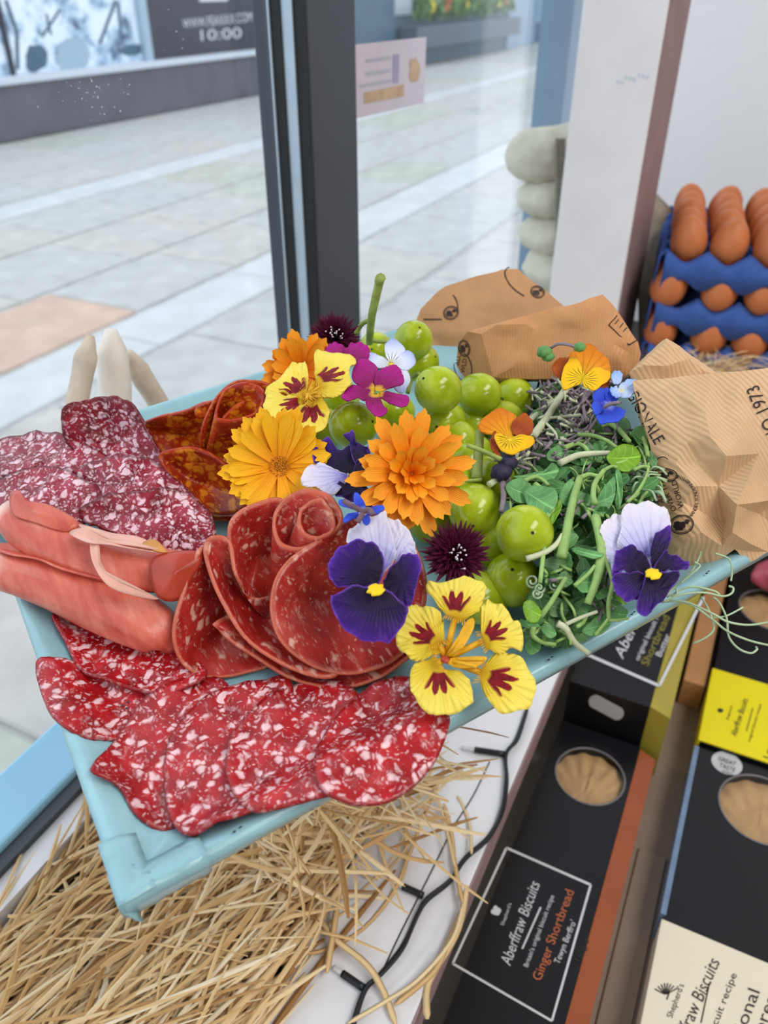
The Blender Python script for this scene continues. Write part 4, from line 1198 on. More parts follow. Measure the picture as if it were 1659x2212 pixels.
def nasturtium(name, label, ctr, zf, lst, claws, extra=None):
    f = fl(name, label, 'flower', (ctr[0], ctr[1], 2.4))
    for k, (pts, base, off) in enumerate(lst):
        patch('petal', pts, M['nasturtium'], f, zf=zf, off=off / 100.0, base=base, n=48, nr=9, thick=.0005, ruffle=.0018, rf=6, seed=k * 2.1, pz=1.3, jag=.04)
        z0 = zf(*ctr) * 100
        zb = zf(*base) * 100 + off
        tray_tube('petal_claw', [(ctr[0], ctr[1], z0 - .1), ((ctr[0] + base[0]) / 2, (ctr[1] + base[1]) / 2, (z0 + zb) / 2 + .05), (base[0], base[1], zb)], .0012, M['claw'], f, n=8, taper=(1.2, 1))
        rr = random.Random(k)
        for q in range(10):       # fringe hairs at the petal base
            d = Vector((base[0] - ctr[0], base[1] - ctr[1])); pn = Vector((-d.y, d.x)).normalized()
            o = (q - 4.5) / 4.5 * 20
            b = (base[0] + pn.x * o + d.normalized().x * 6, base[1] + pn.y * o + d.normalized().y * 6)
            tray_tube('fringe_hair', [(b[0], b[1], zb + .12), (b[0] - d.normalized().x * rr.uniform(7, 14) + pn.x * o * .25, b[1] - d.normalized().y * rr.uniform(7, 14) + pn.y * o * .25, zb + .2)], .00022, M['claw'], f, n=3, sides=4)
    for (u, v, dz) in claws:
        z0 = zf(*ctr) * 100
        tray_tube('stamen', [(ctr[0], ctr[1], z0), ((ctr[0] + u) / 2, (ctr[1] + v) / 2, z0 + dz * .7), (u, v, z0 + dz)], .0007, M['claw'], f, n=8)
    return f
zf = lin(3.7, 0.65, 1400)
f = nasturtium('nasturtium', 'big open yellow nasturtium with maroon blotches at the front tray edge', (961, 1424), zf, [
 ([(921, 1263), (939, 1255), (985, 1252), (1042, 1253), (1049, 1279), (1040, 1306), (1027, 1327), (993, 1337), (969, 1332), (946, 1306), (926, 1282)], (982, 1338), .35),
 ([(855, 1370), (864, 1333), (891, 1308), (921, 1308), (953, 1327), (959, 1351), (957, 1397), (941, 1416), (903, 1425), (873, 1413), (858, 1392)], (950, 1392), .3),
 ([(885, 1472), (891, 1445), (915, 1424), (938, 1420), (953, 1438), (981, 1447), (1015, 1472), (1022, 1511), (1005, 1533), (975, 1539), (951, 1547), (921, 1536), (894, 1507)], (946, 1432), .35),
 ([(1038, 1321), (1053, 1295), (1078, 1303), (1099, 1324), (1114, 1342), (1130, 1369), (1127, 1404), (1099, 1402), (1078, 1413), (1054, 1401), (1041, 1377), (1038, 1345)], (1040, 1386), .2),
 ([(1035, 1457), (1054, 1424), (1084, 1408), (1111, 1412), (1138, 1438), (1157, 1472), (1151, 1514), (1126, 1536), (1087, 1539), (1060, 1521), (1044, 1490)], (1036, 1452), .1),
], [(1010, 1350, .8), (990, 1380, .9), (1045, 1425, .8), (1030, 1440, .9), (1000, 1395, 1.0)])
patch('sepal', [(975, 1415), (985, 1385), (1005, 1345), (1022, 1335), (1024, 1355), (1005, 1392), (985, 1415)], M['claw'], f, zf=zf, off=.004, n=28, nr=5, base=(965, 1422), thick=.0005)
patch('sepal', [(965, 1425), (1010, 1418), (1052, 1420), (1030, 1440), (985, 1442)], M['claw'], f, zf=zf, off=.004, n=28, nr=5, base=(965, 1422), thick=.0005)
eye(f, 962, 1424, 3.95, .0016, 'ham_dark', 'throat')
zf = lin(6.6, 0.7, 850)
f = nasturtium('nasturtium', 'yellow nasturtium with maroon blotches between the calendula and the cornflower', (668, 853), zf, [
 ([(572, 850), (599, 816), (636, 786), (658, 782), (666, 809), (664, 845), (660, 868), (632, 852), (605, 850)], (662, 856), .0),
 ([(569, 881), (576, 852), (607, 848), (643, 860), (660, 874), (641, 896), (617, 909), (592, 909), (573, 897)], (662, 864), .2),
 ([(679, 790), (682, 762), (711, 757), (748, 767), (770, 777), (758, 792), (755, 805), (759, 831), (735, 848), (704, 861), (686, 855), (681, 822)], (676, 828), .1),
 ([(624, 938), (636, 908), (659, 874), (683, 859), (708, 873), (712, 896), (695, 929), (661, 943), (636, 943)], (676, 862), .35),
], [(690, 835, .6), (684, 848, .7), (692, 858, .6)])
f = fl('primrose', 'magenta primrose with a yellow star eye in front of the white viola', 'flower', (813, 848, 4.4))
petals(f, [
 ('primrose', [(762, 822), (764, 791), (788, 775), (809, 785), (818, 809), (812, 832), (810, 848), (790, 842)], 0),
 ('primrose', [(809, 832), (812, 812), (827, 794), (856, 790), (872, 813), (868, 832), (838, 838), (815, 848)], .08),
 ('primrose', [(814, 852), (842, 846), (878, 854), (883, 867), (868, 880), (842, 870), (818, 858)], .15),
 ('primrose', [(790, 868), (806, 848), (818, 852), (829, 876), (836, 889), (813, 900), (797, 884)], .2),
 ('primrose', [(737, 855), (755, 834), (784, 836), (810, 846), (804, 858), (785, 864), (769, 860), (748, 866)], .12),
], (813, 848), lin(6.6, .7, 840), ruffle=.0008, rf=4)
eye(f, 814, 848, 6.75, .0012, 'sepal')
f = fl('primrose', 'magenta primrose hidden behind the yellow nasturtium', 'flower', (745, 765, 4.6))
petals(f, [('primrose', [(702, 753), (715, 741), (735, 742), (748, 757), (744, 776), (711, 772)], 0), ('primrose', [(742, 765), (752, 746), (768, 740), (789, 743), (799, 758), (792, 780), (762, 780)], .1)], (745, 785), lin(6.6, .7, 770), ruffle=.0008)
f = fl('viola', 'small white viola with pale blue petals and dark lines in front of the grapes', 'flower', (845, 786, 4.6))
petals(f, [
 ('viola_blue', [(831, 746), (840, 735), (855, 733), (869, 744), (875, 760), (858, 780), (843, 784), (834, 770)], 0),
 ('viola_blue', [(848, 784), (858, 774), (875, 757), (893, 765), (898, 784), (882, 798), (860, 795)], .1),
 ('viola_blue', [(794, 769), (806, 761), (827, 772), (842, 784), (832, 794), (814, 792), (798, 782)], .1),
 ('viola_blue', [(842, 790), (858, 800), (880, 802), (886, 824), (869, 847), (850, 836), (846, 812)], .05),
], (845, 786), lin(6.5, .7, 785), ruffle=.0006, rf=4)
eye(f, 845, 787, 6.75, .0011)
f = fl('viola', 'orange viola with a dark bud beside the grapes', 'flower', (1100, 950, 4.6))
zf = lin(6.4, .8, 940)
petals(f, [
 ('viola_orange', [(1033, 924), (1048, 898), (1076, 883), (1100, 886), (1116, 903), (1112, 927), (1104, 955), (1076, 944), (1053, 937)], 0),
 ('viola_rust', [(1108, 912), (1128, 893), (1147, 902), (1152, 924), (1141, 943), (1121, 946), (1108, 934)], .1),
 ('viola_rust', [(1060, 945), (1072, 932), (1078, 962), (1081, 985), (1069, 982), (1060, 964)], .05),
 ('viola_yellow', [(1070, 936), (1097, 943), (1118, 940), (1154, 947), (1144, 967), (1121, 975), (1104, 983), (1082, 971), (1071, 954)], .25),
], (1100, 948), zf, ruffle=.0008, rf=5)
eye(f, 1101, 951, 6.75, .0009)
tray_tube('bud_stalk', [(1090, 985, 5.6), (1088, 1000, 5.5), (1082, 1030, 5.1)], .0013, M['bud_purple'], f)
eye(f, 1096, 1000, 5.8, .0042, 'bud_purple', 'bud', 0.9)
eye(f, 1083, 1020, 5.6, .0044, 'bud_purple', 'bud', 0.9)
f = fl('viola', 'orange viola with yellow face lying on the back parcel edge', 'flower', (1262, 805, 5.0))
zf = lin(6.9, .9, 800)
petals(f, [
 ('viola_orange', [(1228, 772), (1246, 752), (1275, 744), (1300, 762), (1315, 780), (1319, 802), (1296, 810), (1265, 820), (1244, 795)], 0),
 ('viola_rust', [(1192, 791), (1209, 774), (1231, 772), (1236, 791), (1220, 818), (1201, 810)], -.05),
 ('viola_rust', [(1285, 828), (1300, 820), (1317, 816), (1313, 838), (1298, 858), (1286, 846)], -.1),
 ('viola_yellow', [(1214, 807), (1233, 772), (1252, 783), (1261, 805), (1254, 828), (1230, 838), (1214, 838)], .2),
 ('viola_yellow', [(1258, 817), (1279, 797), (1308, 797), (1319, 812), (1302, 831), (1282, 842), (1263, 835)], .2),
], (1258, 818), zf, ruffle=.0008, rf=5)
tray_tube('stalk', [(1190, 752, 7.6), (1206, 743, 7.9), (1230, 745, 8.0), (1255, 755, 7.8)], .0008, M['stem_purple'], f)
for (u, v, z, r) in ((1176, 760, 7.5, .0036), (1184, 770, 7.3, .0030), (1252, 750, 7.9, .0028)): eye(f, u, v, z, r, 'sepal', 'green_bud', .8)
f = fl('borage_flower', 'bright blue flower beside the right parcel lettering', 'flower', (1310, 872, 4.6))
zf = lin(6.4, .8, 870)
petals(f, [
 ('blue_petal', [(1281, 852), (1295, 836), (1314, 839), (1320, 858), (1312, 874), (1300, 873), (1285, 870)], 0),
 ('blue_petal', [(1308, 852), (1320, 842), (1333, 840), (1337, 858), (1322, 872), (1312, 872)], .05),
 ('blue_petal', [(1288, 899), (1300, 880), (1331, 876), (1351, 889), (1337, 908), (1307, 915), (1294, 911)], .1),
 ('blue_petal', [(1278, 872), (1294, 868), (1308, 876), (1300, 890), (1284, 892)], .12),
], (1313, 876), zf, ruffle=.0010, rf=4)
tray_tube('stamen', [(1305, 880, 6.6), (1322, 872, 6.9), (1338, 870, 7.1)], .0009, M['stem_purple'], f, n=6)
f = fl('viola', 'pale blue viola at the edge of the right paper parcel', 'flower', (1350, 840, 4.8))
petals(f, [
 ('pale_blue_petal', [(1334, 848), (1344, 826), (1366, 818), (1377, 829), (1371, 848), (1350, 860)], 0),
 ('pale_blue_petal', [(1322, 806), (1334, 800), (1344, 806), (1342, 824), (1330, 830), (1322, 820)], -.05),
 ('pale_blue_petal', [(1318, 838), (1332, 834), (1342, 844), (1338, 858), (1324, 854)], .05),
], (1341, 843), lin(6.8, .8, 840), ruffle=.0006)
f = fl('borage_flower', 'small blue borage flower with hairy sepals above the big pansy', 'flower', (786, 1102, 4.6))
zf = lin(7.0, .6, 1100)
petals(f, [
 ('blue_petal', [(782, 1104), (766, 1088), (764, 1068), (773, 1066), (785, 1080), (790, 1098)], .05),
 ('blue_petal', [(780, 1108), (758, 1098), (736, 1092), (732, 1078), (748, 1082), (775, 1096)], 0),
 ('blue_petal', [(780, 1110), (760, 1122), (744, 1129), (742, 1119), (758, 1108), (776, 1104)], .05),
 ('blue_petal', [(790, 1104), (808, 1094), (826, 1090), (830, 1100), (812, 1110), (794, 1112)], .05),
 ('blue_petal', [(784, 1110), (796, 1112), (800, 1126), (790, 1134), (782, 1122)], .08),
], (785, 1104), zf, ruffle=.0005, rf=3, n=28, nr=5)
for p in ([(784, 1106, 7.3), (765, 1095, 7.5), (742, 1082, 7.6)], [(784, 1108, 7.3), (796, 1100, 7.5), (806, 1112, 7.4)], [(784, 1108, 7.3), (778, 1118, 7.3), (772, 1128, 7.2)]):
    tray_tube('hairy_sepal', p, .0011, M['sepal_hairy'], f, n=8)
eye(f, 785, 1107, 7.3, .0016, 'stamen_white', 'centre')

# strap petals: calendulas
def strap_mesh(name, mat, ln, wd, curl, seed, tooth=3):
    nx, ny = 7, 9; V, pr, pa_, rad = [], [], [], []
    rr = random.Random(seed)
    for j in range(ny):
        t = j / (ny - 1)
        w = wd * (0.42 + 0.5 * min(1, t / .6)) * (1 if t < .78 else math.sqrt(max(.12, 1 - ((t - .78) / .31) ** 2)))
        for i in range(nx):
            a = i / (nx - 1) * 2 - 1
            y = ln * t
            if j == ny - 1: y += ln * 0.035 * math.cos(a * math.pi * tooth / 2) - ln * 0.06 * a * a
            z = curl * ln * t * t + 0.22 * w * a * a + 0.0003 * noise.noise(Vector((a * 2, t * 4, seed)))
            z += -0.05 * w * math.cos(a * math.pi * 3)
            V.append(Vector((a * w, y, z))); pr.append(t); pa_.append(a); rad.append(t * .9)
    Fc = [(j * nx + i, j * nx + i + 1, (j + 1) * nx + i + 1, (j + 1) * nx + i) for j in range(ny - 1) for i in range(nx - 1)]
    return mk_mesh(name, V, Fc, M[mat], True, {'pr': pr, 'pa': pa_, 'rad': rad})
def frame_at(c, normal, spin=0.0):
    q = Vector(normal).normalized().to_track_quat('Z', 'Y').to_matrix().to_4x4()
    return TRAY @ Matrix.Translation(c) @ q @ Matrix.Rotation(spin, 4, 'Z')
def cam_local(c): return (_o - c).normalized()
def daisy(name, label, uvz, mat, layers, tilt, disc, seed, discmat='cal_disc', shift=(0, 0)):
    c = L(uvz[0], uvz[1], fzz(uvz[2]))
    nrm = (cam_local(c) * 1.0 + Vector(tilt)).normalized()
    F0 = frame_at(c, nrm)
    e = empty(name, F0, label, 'flower')
    rr = random.Random(seed)
    for li, (cnt, ln, wd, rise, curl) in enumerate(layers):
        mes = [strap_mesh('petal', mat, ln, wd, curl, seed + q) for q in range(3)]
        for k in range(cnt):
            a = 2 * math.pi * (k + rr.uniform(-.25, .25) + 0.5 * li) / cnt
            s = rr.uniform(.86, 1.08)
            Mx = F0 @ Matrix.Rotation(a, 4, 'Z') @ Matrix.Translation(Vector((0, disc * 0.55, 0.0006 * li + rr.uniform(0, .0007)))) @ Matrix.Rotation(rise + rr.uniform(-.09, .09), 4, 'X') @ Matrix.Rotation(rr.uniform(-.2, .2), 4, 'Y') @ Matrix.Diagonal((1, s, 1, 1))
            share('petal', rr.choice(mes), Mx, e)
    # disc of tiny florets
    D_ = []
    nfl = 60
    for k in range(nfl):
        r = disc * math.sqrt((k + .5) / nfl); a = k * 2.39996
        p = Vector((r * math.cos(a), r * math.sin(a), 0.0016 - 0.0012 * (r / disc) ** 2 + 0.0014 * (r > disc * .72)))
        s = disc * 0.13
        D_.append(([p + Vector((s * math.cos(q * math.pi / 2), s * math.sin(q * math.pi / 2), 0)) for q in range(4)] + [p + Vector((0, 0, s * 1.5))], [(0, 1, 4), (1, 2, 4), (2, 3, 4), (3, 0, 4)]))
    V, Fc = join(D_)
    mesh_obj('flower_disc', V, Fc, M[discmat], F0, e)
    D_ = [([Vector((disc * 1.05 * math.cos(a), disc * 1.05 * math.sin(a), 0.0002)) for a in [i * math.pi / 10 for i in range(20)]] + [Vector((0, 0, .0012))], [(i, (i + 1) % 20, 20) for i in range(20)])]
    V, Fc = join(D_); mesh_obj('disc_base', V, Fc, M[discmat], F0, e)
    return e
daisy('calendula', 'golden yellow calendula with round disc between chorizo and pansy', (606, 1008, 5.6), 'cal_yellow', [(18, .0235, .0040, .12, .04), (17, .0212, .0036, .24, .04)], (-.25, .1, .25), .0048, 3)
daisy('calendula', 'bright orange double calendula in front of the grapes', (888, 1024, 6.9), 'cal_orange', [(17, .0245, .0036, .10, .0), (15, .0200, .0034, .34, .02), (11, .0130, .0028, .62, .04), (7, .008, .002, .9, .04)], (.15, -.1, .1), .0018, 13, 'cal_orange')
daisy('calendula', 'orange calendula mostly hidden behind the yellow nasturtium', (650, 806, 5.4), 'cal_orange', [(15, .0200, .0038, .25, .04), (13, .017, .0034, .5, .04)], (0, 0, .2), .003, 23)

def cornflower(name, label, uvz, rad, seed, tilt):
    c = L(uvz[0], uvz[1], fzz(uvz[2])); nrm = (cam_local(c) + Vector(tilt)).normalized(); F0 = frame_at(c, nrm)
    e = empty(name, F0, label, 'flower'); rr = random.Random(seed)
    mes = []
    for q in range(3):
        V, Fc, pr = [], [], []
        D_ = []; prs = []
        for k in range(7):              # a floret: seven pointed lobes spreading from a thin tube
            a = (k - 3) * 0.17 + rr.uniform(-.04, .04); ln = rad * rr.uniform(.72, 1.02); w = rad * 0.055
            d = Vector((math.sin(a), math.cos(a), 0)); s = Vector((math.cos(a), -math.sin(a), 0))
            up = abs(k - 3) * rad * 0.05 + rr.uniform(-.02, .05) * rad
            p0 = Vector((0, 0, 0)); p1 = d * ln * .55 + Vector((0, 0, up * .5)); p2 = d * ln + Vector((0, 0, up + rad * .08))
            D_.append(([p0 - s * w * .3, p0 + s * w * .3, p1 + s * w * 1.5, p1 - s * w * 1.5, p1 + Vector((0, 0, w * .6)), p2], [(0, 1, 4), (1, 2, 4), (3, 0, 4), (2, 5, 4), (5, 3, 4)]))
            prs += [0, 0, .55, .55, .5, 1]
        V, Fc = join(D_)
        mes.append(mk_mesh('floret', V, Fc, M['corn'], False, {'pr': prs, 'pa': [0] * len(V), 'rad': [0] * len(V)}))
    for li, (cnt, rise, s) in enumerate(((13, .15, 1.0), (11, .45, .92), (9, .8, .8), (6, 1.15, .62))):
        for k in range(cnt):
            a = 2 * math.pi * (k + rr.uniform(-.3, .3)) / cnt
            share('floret', rr.choice(mes), F0 @ Matrix.Rotation(a, 4, 'Z') @ Matrix.Rotation(rise + rr.uniform(-.12, .12), 4, 'X') @ Matrix.Scale(s * rr.uniform(.88, 1.05), 4), e)
    D_ = []
    for k in range(14):
        b = Vector((rr.gauss(0, .12), rr.gauss(0, .12), 0.25)) * rad; t_ = b + Vector((rr.gauss(0, .05), rr.gauss(0, .05), .35)) * rad
        D_.append(tube_data([b, t_], .00022, 4))
        D_.append(([t_ + v * .00042 for v in SV], SF))
    V, Fc = join(D_); mesh_obj('stamens', V, Fc, M['stamen_white'], F0, e)
    return e
cornflower('cornflower', 'burgundy cornflower at the back against the window frame', (723, 732, 6.4), .0158, 3, (0, 0, .35))
cornflower('cornflower', 'burgundy cornflower between the big pansy and the front grapes', (984, 1200, 4.9), .0158, 8, (.1, 0, .15))

# ------------------------------------------------------------------ pea shoots and micro greens
def z_green(u, v):
    # the heap of greens: highest along its middle
    k = max(0, 1 - abs((v - 1080) / 340.0) ** 2)
    return 1.6 + 3.4 * k
def leaf(parent, pts, mat, z=None, dz=0.0, base=None, cup=.10, name='leaf', seed=0, n=32, nr=6):
    cu = sum(p[0] for p in pts) / len(pts); cv = sum(p[1] for p in pts) / len(pts)
    z0 = (z if z is not None else z_green(cu, cv)) + dz
    rr = random.Random(int(cu * 7 + cv))
    kx, ky = rr.uniform(-.6, .6), rr.uniform(.2, 1.0)
    zf = lambda u, v: fzz(z0 + kx * (u - cu) / 100 + ky * (cv - v) / 100)
    return patch(name, pts, M[mat], parent, zf=zf, base=base or pts[0], n=n, nr=nr, thick=.0004, ruffle=.0006, rf=3, seed=seed, cup=cup)
def sc(pts, ox, oy, s): return [(ox + p[0] / s, oy + p[1] / s, *p[2:]) for p in pts]
c5 = lambda pts: sc(pts, 880, 700, 2.860)
c6 = lambda pts: sc(pts, 1050, 950, 2.724)
def shoot(label, stems, leaves, zdef=None, group='pea shoots heaped at the right of the tray'):
    first = stems[0][0]
    e = empty('pea_shoot', TRAY @ Matrix.Translation(L(first[0][0], first[0][1], .012)), label, 'pea shoot', group)
    for k, (pts, r, mat, *nm) in enumerate(stems):
        P3 = [(p[0], p[1], p[2] if len(p) > 2 else z_green(p[0], p[1]) + 0.35) for p in pts]
        tray_tube(nm[0] if nm else 'stem', P3, r, M[mat], e, n=16, taper=(1, .75))
    for k, (pts, mat, dz) in enumerate(leaves):
        leaf(e, pts, mat, dz=dz, seed=k + first[0][0])
    return e
shoot('pea shoot with a big bright green leaf against the right parcel', [
  (c5([(940, 860), (1050, 812), (1150, 800), (1250, 797)]), .0017, 'stem_pale'), (c5([(1250, 850), (1300, 860), (1380, 830), (1420, 800)]), .0008, 'stem_green')],
 [(c5([(1230, 830), (1270, 775), (1340, 748), (1420, 770), (1438, 850), (1370, 912), (1280, 890)]), 'leaf_bright', .5), (c5([(970, 780), (1050, 790), (1130, 830), (1120, 875), (1010, 855)]), 'leaf', -.1)])
shoot('pea shoot with a blue green leaf hanging over the big grape', [
  (c5([(790, 990), (850, 1045), (910, 1110), (915, 1140)]), .0014, 'stem_green'), (c5([(690, 985), (780, 945), (830, 960), (870, 995)]), .0011, 'stem_green'), (c5([(915, 1140), (870, 1180), (850, 1300), (840, 1420), (820, 1600)]), .0012, 'stem_green')],
 [(c5([(610, 1000), (700, 955), (765, 1000), (725, 1060), (735, 1112), (660, 1092)]), 'leaf', .35), (c5([(720, 1030), (800, 1000), (900, 1020), (925, 1100), (850, 1192), (780, 1172), (738, 1110)]), 'leaf', .5), (c5([(650, 950), (740, 928), (870, 910), (900, 858), (935, 900), (900, 965), (760, 968)]), 'leaf', .2), (c5([(890, 1180), (920, 1110), (950, 1090), (950, 1140), (900, 1230), (885, 1240)]), 'leaf_bright', .4)])
shoot('pea shoot with a thick pale stem running down the middle of the greens', [
  (c5([(950, 1440), (975, 1330), (1000, 1190), (1030, 1060), (1065, 950)]), .0021, 'stem_green'), (c5([(1065, 950), (1120, 930), (1180, 940)]), .0012, 'stem_green')],
 [(c5([(940, 1050), (1010, 965), (1060, 1030), (1130, 1060), (1142, 1140), (1110, 1205), (1030, 1175), (960, 1112)]), 'leaf', .0), (c5([(860, 820), (885, 775), (930, 752), (972, 800), (950, 852), (885, 845)]), 'leaf', .3)])
shoot('pea shoot curving over a pointed leaf left of the right hand pansy', [
  (c5([(1160, 1110), (1148, 1060), (1160, 980), (1215, 903)]), .0014, 'stem_green'), (c5([(1160, 1190), (1185, 1300), (1195, 1420), (1150, 1650)]), .0020, 'stem_green'), (c5([(1215, 903), (1260, 880), (1300, 885)]), .0009, 'stem_green')],
 [(c5([(1150, 1110), (1200, 1030), (1275, 948), (1285, 1010), (1262, 1112), (1205, 1182), (1150, 1192)]), 'leaf', .2), (c5([(1290, 900), (1320, 940), (1330, 1060), (1300, 1160), (1285, 1120), (1300, 1010)]), 'leaf', .0), (c5([(1010, 1390), (1090, 1388), (1210, 1420), (1170, 1448), (1080, 1432)]), 'leaf', .4)])
shoot('pea shoot arching at the back of the greens below the blue flower', [
  (c5([(1190, 625), (1250, 618), (1310, 655), (1370, 725)]), .0016, 'stem_green'), (c5([(1050, 680), (1150, 690), (1230, 720), (1290, 760)]), .0012, 'stem_green'), (c5([(970, 765), (1040, 740), (1090, 755), (1115, 785)]), .0013, 'stem_green')],
 [(c5([(1260, 610), (1340, 575), (1378, 640), (1345, 700), (1280, 660)]), 'leaf', .2), (c5([(1150, 740), (1220, 710), (1290, 740), (1280, 790), (1190, 790)]), 'leaf', -.2), (c5([(1060, 790), (1120, 740), (1190, 790), (1200, 850), (1120, 850)]), 'leaf', -.1)])
shoot('pea shoot hanging at the right rim of the greens against the parcel', [
  (c5([(1380, 685), (1430, 672), (1465, 720), (1485, 815)]), .0013, 'stem_green'), (c5([(1400, 900), (1450, 880), (1500, 885)]), .0009, 'stem_green'), (c5([(1360, 1100), (1420, 1040), (1480, 930), (1490, 860)]), .0008, 'stem_green')],
 [(c5([(1385, 665), (1450, 636), (1515, 690), (1545, 780), (1522, 850), (1480, 765), (1420, 725)]), 'leaf', .3), (c5([(1480, 790), (1520, 800), (1545, 850), (1520, 890), (1490, 850)]), 'leaf_dark', .1)])
shoot('pea shoot with round leaves in the front of the greens', [
  (c6([(690, 640), (665, 780), (630, 880), (595, 965)]), .0019, 'stem_green'), (c6([(700, 700), (745, 830), (722, 950), (722, 1060)]), .0011, 'stem_green'), (c6([(520, 860), (600, 790), (640, 740)]), .0009, 'stem_green')],
 [(c6([(528, 840), (590, 768), (645, 800), (632, 885), (560, 893)]), 'leaf', .2), (c6([(640, 905), (700, 878), (714, 922), (660, 938)]), 'leaf', .2), (c6([(418, 805), (470, 778), (513, 832), (480, 864), (430, 852)]), 'leaf_dark', .1), (c6([(760, 890), (800, 930), (820, 975), (770, 930)]), 'leaf_bright', .3)])
shoot('pea shoot with pale stem dropping over the front tray rim', [
  (c6([(420, 1080), (470, 1110), (520, 1190), (605, 1258)]), .0015, 'stem_pale'), (c6([(280, 1100), (275, 1150), (330, 1190), (410, 1205)]), .0011, 'stem_green'), (c6([(470, 1085), (560, 1045), (655, 1010)]), .0009, 'stem_pale'), (c6([(320, 1040), (380, 960), (470, 810)]), .0012, 'stem_green')],
 [(c6([(218, 975), (240, 950), (290, 958), (325, 1020), (300, 1072), (240, 1062)]), 'leaf_bright', .6), (c6([(325, 1105), (380, 1088), (412, 1150), (360, 1163)]), 'leaf', .4), (c6([(238, 1190), (300, 1168), (322, 1230), (270, 1263), (238, 1243)]), 'leaf', .0), (c6([(200, 1060), (260, 1075), (320, 1100), (260, 1110), (205, 1095)]), 'leaf', .2)])
shoot('small shoot with large round leaf at the front tray rim', [
  (c6([(640, 1150), (690, 1090), (720, 1050)]), .0008, 'stem_green'), (c6([(720, 1060), (770, 1060), (840, 1050)]), .0007, 'stem_green')],
 [(c6([(565, 1120), (640, 1048), (722, 1036), (735, 1080), (685, 1142), (600, 1156)]), 'leaf', .2), (c6([(728, 1015), (790, 978), (835, 1010), (803, 1062), (738, 1053)]), 'leaf', .2), (c6([(520, 960), (580, 950), (610, 1000), (560, 1040), (520, 1010)]), 'leaf_dark', .0)])
shoot('long thin whitish stem crossing the purple micro greens', [
  (c5([(780, 690), (860, 580), (950, 440), (1015, 335)]), .0021, 'stem_pale'), (c5([(755, 595), (850, 515), (950, 445), (1010, 390)]), .0014, 'stem_pale'), (c5([(1010, 385), (1080, 360), (1200, 355), (1345, 368)]), .0012, 'stem_purple'), (c5([(735, 1450), (850, 1410), (920, 1360), (960, 1300)]), .0013, 'stem_pale'), (c5([(505, 992), (545, 968), (585, 950)]), .0016, 'stem_pale'), (c5([(588, 975), (595, 1060), (580, 1158)]), .0014, 'stem_purple')], [])
# tendrils over the rim at the right
e = empty('pea_tendril', TRAY @ Matrix.Translation(L(1470, 1290, .016)), 'tangle of thin pale pea tendrils hanging over the right tray rim', 'pea shoot')
T_ = [
 [(1430, 1300, 2.2), (1480, 1300, 2.6), (1540, 1326, 2.8), (1572, 1343, 2.6), (1616, 1350, 2.4), (1659, 1344, 2.2), (1690, 1335, 2.0)],
 [(1440, 1296, 2.2), (1490, 1305, 2.4), (1540, 1339, 2.2), (1571, 1363, 2.0), (1620, 1384, 1.6), (1680, 1398, 1.2)],
 [(1540, 1290, 2.4), (1554, 1302, 2.4), (1570, 1336, 2.2), (1574, 1374, 1.8), (1594, 1400, 1.4), (1621, 1411, 1.2), (1635, 1403, 1.2), (1633, 1397, 1.2)],
 [(1515, 1290, 2.2), (1530, 1315, 2.2), (1542, 1350, 2.0), (1538, 1366, 1.8), (1520, 1380, 1.6), (1497, 1390, 1.4)],
 [(1430, 1302, 2.4), (1470, 1285, 2.8), (1520, 1280, 2.9), (1560, 1288, 2.8), (1580, 1282, 2.8), (1584, 1270, 2.8), (1574, 1266, 2.8)],
 [(1440, 1290, 2.4), (1490, 1268, 2.9), (1540, 1276, 2.9), (1555, 1285, 2.8)],
 [(1450, 1275, 2.6), (1490, 1240, 3.2), (1510, 1205, 3.6), (1514, 1192, 3.8)],
 [(1470, 1260, 3.0), (1500, 1235, 3.4), (1512, 1222, 3.5), (1500, 1214, 3.6)],
 [(1440, 1290, 2.4), (1448, 1276, 2.6), (1460, 1272, 2.7), (1462, 1284, 2.7), (1450, 1288, 2.6)],
 [(1545, 1195, 3.6), (1575, 1208, 3.4), (1581, 1235, 3.0), (1579, 1255, 2.8)],
 [(1540, 1335, 2.0), (1570, 1330, 2.2), (1605, 1312, 2.3)],
]
for k, t_ in enumerate(T_): tray_tube('tendril', t_, .00046 if k < 6 else .0004, M['tendril'], e, n=26, sides=6)
e = empty('pea_tendril', TRAY @ Matrix.Translation(L(1180, 1260, .02)), 'curly green tendrils beside the front grape', 'pea shoot')
rr = random.Random(4)
for (u, v, r0) in ((1150, 1255, 16), (1165, 1270, 12), (1198, 1262, 14), (1160, 1282, 12)):
    tray_tube('tendril', [(u + (r0 - k * .9) * math.cos(k * .75), v + (r0 - k * .9) * math.sin(k * .75), 3.8 + .03 * k) for k in range(14)], .0005, M['tendril'], e, n=44, sides=5)
e = empty('pea_tendril', TRAY @ Matrix.Translation(L(1400, 1050, .02)), 'feathery tendrils between the pea leaves and the right parcel', 'pea shoot')
for k in range(16):
    u0, v0 = rr.uniform(1345, 1410), rr.uniform(1010, 1075)
    a = rr.uniform(-1.2, .4)
    tray_tube('tendril', [(u0, v0, 4.6), (u0 + 22 * math.cos(a), v0 + 22 * math.sin(a), 5.0), (u0 + 40 * math.cos(a + .5), v0 + 40 * math.sin(a + .5), 4.8)], .0005, M['tendril'], e, n=9, sides=5)

